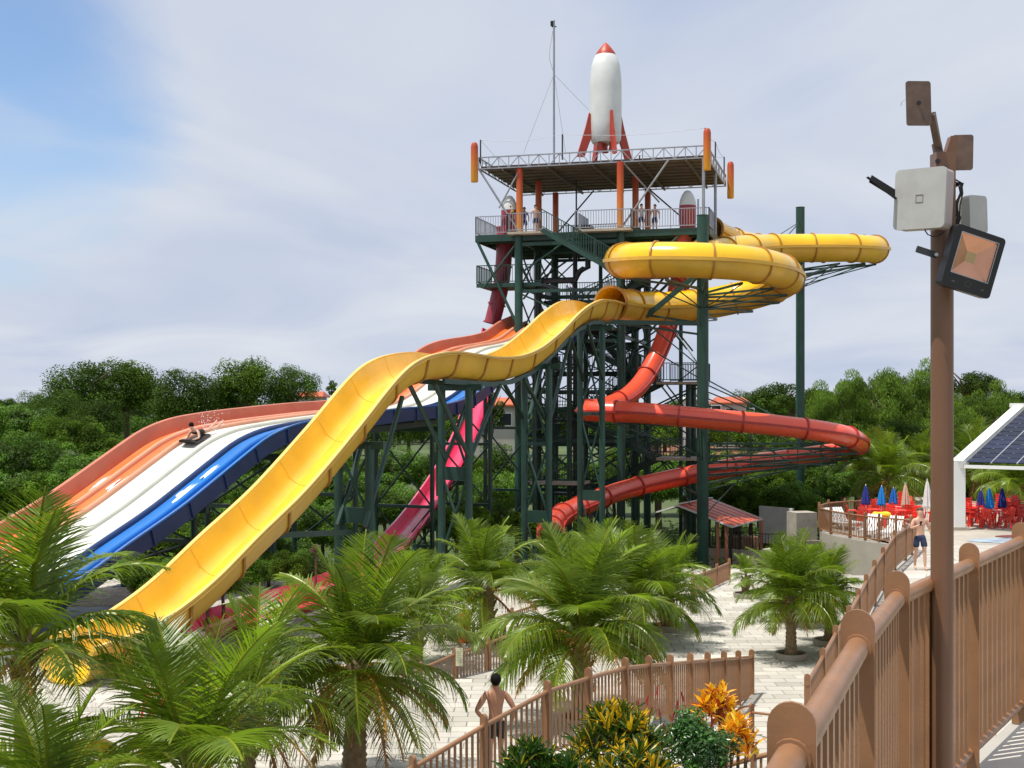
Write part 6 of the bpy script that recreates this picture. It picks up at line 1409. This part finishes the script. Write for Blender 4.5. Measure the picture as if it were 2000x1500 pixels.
c = P(915, 1184, 34.2); b = MB(); b.tube([c + V(.17 * math.cos(a), 0, .17 * math.sin(a)) for a in [j * math.pi / 8 for j in range(17)]], .07, 10, cap=False); o = obj('swim_ring', b, M_yv, base=c, smooth=True); tag(o, 'small bright yellow float hanging at the gate by the thick trunked palm', 'swim ring')
c = P(907, 1200, 34.2); b = MB(); b.lathe([(0, .05), (.16, .05), (.19, c.z), (0, c.z)], (c.x, c.y, 0), 16); o = obj('waste_bin', b, M_redch, base=(c.x, c.y, .05)); tag(o, 'red bin under the small yellow float by the gate', 'bin')
# small garden lamp in front of the bushes
c = P(617, 1068, 42.0); lg = empty('garden_lamp', (c.x, c.y, 0), label='small brown garden lamp post in front of the bushes left of the pink slide foot', cat='lamp')
b = MB(); b.cyl((c.x, c.y, 0), (c.x, c.y, c.z), .035, 8); obj('post', b, br, lg)
b = MB(); b.box(c + V(.02, 0, -.02), (.22, .14, .16), Matrix.Rotation(.3, 3, 'Y')); b.box(c + V(-.12, 0, -.12), (.14, .12, .12)); obj('lamp_head', b, br, lg)

# ------------------------------------------------------------------ croton bed in the foreground
sheet('planting_bed', [(-.6, 9.2, 1.2), (3.4, 10.2, 1.2), (3.8, 15.6, .9), (1.6, 15.8, .9), (-1.0, 13.2, 1.2)], M_soil, thick=1.3)
def leafmat(name, cols, rough=.32):
    return mat(name, (1, 1, 1), rough, var=.14, scale=30, trans=.22, tint=True, rvar=.08)
M_cr = leafmat('croton_leaf', None)
def rosette(name, seed, pal, n=22, L=.19, w=.021, open_=1.0):
    r = random.Random(seed); b = MB()
    for k in range(n):
        f = k / n; el = 1.45 - 1.15 * f * open_ + r.uniform(-.15, .15); a = k * 2.4 + r.uniform(-.2, .2); l = L * r.uniform(.75, 1.15) * (.7 + .5 * min(1, f * 2))
        d = V(math.cos(a) * math.cos(el), math.sin(a) * math.cos(el), math.sin(el)); sd = V(-math.sin(a), math.cos(a), 0); up = sd.cross(d) * -1; p = V(0, 0, -.1 * f); rows = []
        for s_ in range(5):
            u_ = s_ / 4; ww = w * (math.sin(math.pi * (.08 + .9 * u_)) ** .7) * r.uniform(.9, 1.1); rows.append((p.copy(), ww)); d = (d + V(0, 0, -.11)).normalized(); p = p + d * l / 4
        c_mid, c_edge = pal(r, f); base = len(b.v)
        for s_ in range(4):
            (p0, w0), (p1, w1) = rows[s_], rows[s_ + 1]
            for q_ in (-1, 1):
                b.col = c_mid; b.add([p0 + up * .0, p0 + sd * w0 * .5 * q_ + up * .004, p1 + sd * w1 * .5 * q_ + up * .004, p1], [(0, 1, 2, 3)])
                b.col = c_edge; b.add([p0 + sd * w0 * .5 * q_ + up * .004, p0 + sd * w0 * q_ + up * .01, p1 + sd * w1 * q_ + up * .01, p1 + sd * w1 * .5 * q_ + up * .004], [(0, 1, 2, 3)])
    return b.mesh(name, M_cr, smooth=True)
def pal_yel(r, f):
    g = (.03, .075, .012, 1); y = (.62, .40, .015, 1); d = (.10, .14, .015, 1)
    x = r.random() + (.25 if f < .5 else -.1)
    return (y, y) if x > .98 else (y, g) if x > .62 else (d, g) if x > .3 else (g, g)
def pal_grn(r, f):
    g = (.025, .07, .012, 1); y = (.5, .38, .02, 1); x = r.random(); return (y, g) if x > .78 else (y, y) if x > .93 else ((.05, .11, .015, 1), g)
def pal_org(r, f):
    o_ = (.74, .32, .02, 1); y = (.82, .55, .03, 1); d = (.28, .03, .015, 1); x = r.random() + (.2 if f < .5 else 0)
    return (y, y) if x > .85 else (y, o_) if x > .5 else (o_, o_) if x > .25 else (o_, d) if x > .12 else (d, d)
RO = {'y': [rosette('leaf_cluster', k, pal_yel) for k in range(4)], 'g': [rosette('leaf_cluster', 10 + k, pal_grn, L=.16, w=.02) for k in range(3)], 'o': [rosette('leaf_cluster', 20 + k, pal_org, n=20, L=.16, w=.026) for k in range(4)]}
def croton(kind, px, py, d, rx, rz_, n, label, zb=1.2, sc=1.0, seed=0):
    r = random.Random(seed); c = P(px, py, d); e = empty('croton_bush', (c.x, c.y, zb), label=label, cat='shrub'); st = MB(); 
    for k in range(n):
        a = k * 2.4; f = math.sqrt((k + .5) / n); q_ = V(rx * f * math.cos(a), rx * f * math.sin(a), rz_ * (1 - f * f * 1.3) * r.uniform(.75, 1.05) - .0) ; q_.z = min(q_.z, rz_) ; w_ = c + q_
        tilt = f * .75; s_ = sc * r.uniform(.8, 1.2)
        inst('leaf_cluster', r.choice(RO[kind]), e, w_ - V(c.x, c.y, zb), (-math.sin(a) * tilt, math.cos(a) * tilt, r.uniform(0, 6)), (s_, s_, s_))
        st.tube([V(c.x + q_.x * .3, c.y + q_.y * .3, zb), w_.lerp(V(c.x, c.y, zb), .4), w_], [.014, .01, .006], 4)
    obj('stem', st, M_bark, e)
croton('y', 1205, 1470, 12.4, .46, .45, 34, 'tall yellow and dark green croton in the middle of the bed', seed=1)
croton('y', 1235, 1530, 11.3, .42, .28, 20, 'low yellow croton at the bottom edge below the tall one', seed=2, sc=.9)
croton('g', 1035, 1522, 11.6, .28, .34, 20, 'mostly green croton at the left end of the bed', seed=3)
croton('g', 1105, 1530, 11.5, .24, .25, 12, 'small green and yellow croton beside the leftmost one', seed=4)
croton('o', 1400, 1398, 14.4, .24, .30, 14, 'orange croton highest in the bed against the curved fence', seed=5)
croton('o', 1436, 1452, 13.8, .20, .24, 12, 'orange and yellow croton at the right end of the bed', seed=6)
c = P(1345, 1462, 13.2); e = empty('flowering_shrub', (c.x, c.y, 1.2), label='dark green small-leaved shrub with red flower spikes between the crotons', cat='shrub')
bc = crown_mesh('foliage', mat('small_shrub_leaves', (.04, .12, .02), .3, var=.3, scale=6, trans=.2, tint=True), 77, 6500, .062, 30, flat=.9); inst('foliage', bc, e, (0, 0, c.z - 1.2), (0, 0, 0), (.47, .45, .42))
b = MB(); b.cyl((c.x, c.y, 1.1), (c.x, c.y, c.z), .03, 6); obj('stem', b, M_bark, e)
sp_ = MB(); r_ = random.Random(9); sp_.tube([V(0, 0, -.12), V(.01, 0, 0)], .004, 4)
for k in range(34): a = k * 2.4; z = .13 * k / 34; rr = .02 * (1 - z / .17); q_ = V(rr * math.cos(a), rr * math.sin(a), z); d_ = (q_ * .6 + V(0, 0, .03)).normalized(); s_ = d_.cross(V(0, 0, 1)).normalized() * .006; sp_.add([q_ - s_, q_ + s_, q_ + d_ * .028 + s_ * .4, q_ + d_ * .028 - s_ * .4], [(0, 1, 2, 3)])
spm = sp_.mesh('flower_spike', mat('red_flower', (.42, .02, .03), .6, var=.2))
for (px, py) in [(1247, 1378), (1262, 1368), (1270, 1390), (1258, 1402), (1282, 1352), (1290, 1396), (1322, 1378), (1336, 1362), (1300, 1420), (1276, 1432), (1244, 1408), (1312, 1402), (1388, 1412)]:
    q_ = P(px, py, 13.1 + r_.uniform(-.2, .2)); inst('flower_spike', spm, e, q_ - V(c.x, c.y, 1.2) - V(0, 0, .05), (r_.uniform(-.3, .3), r_.uniform(-.3, .3), r_.random() * 6), (.75, .75, .75))
b = MB()
for (px, py) in [(1255, 1430), (1290, 1430), (1240, 1445)]: q_ = P(px, py, 13.0); b.tube([q_ + V(0, 0, -.25), q_ + V(0, 0, .2)], .005, 4)
obj('stem', b, M_bark, e)
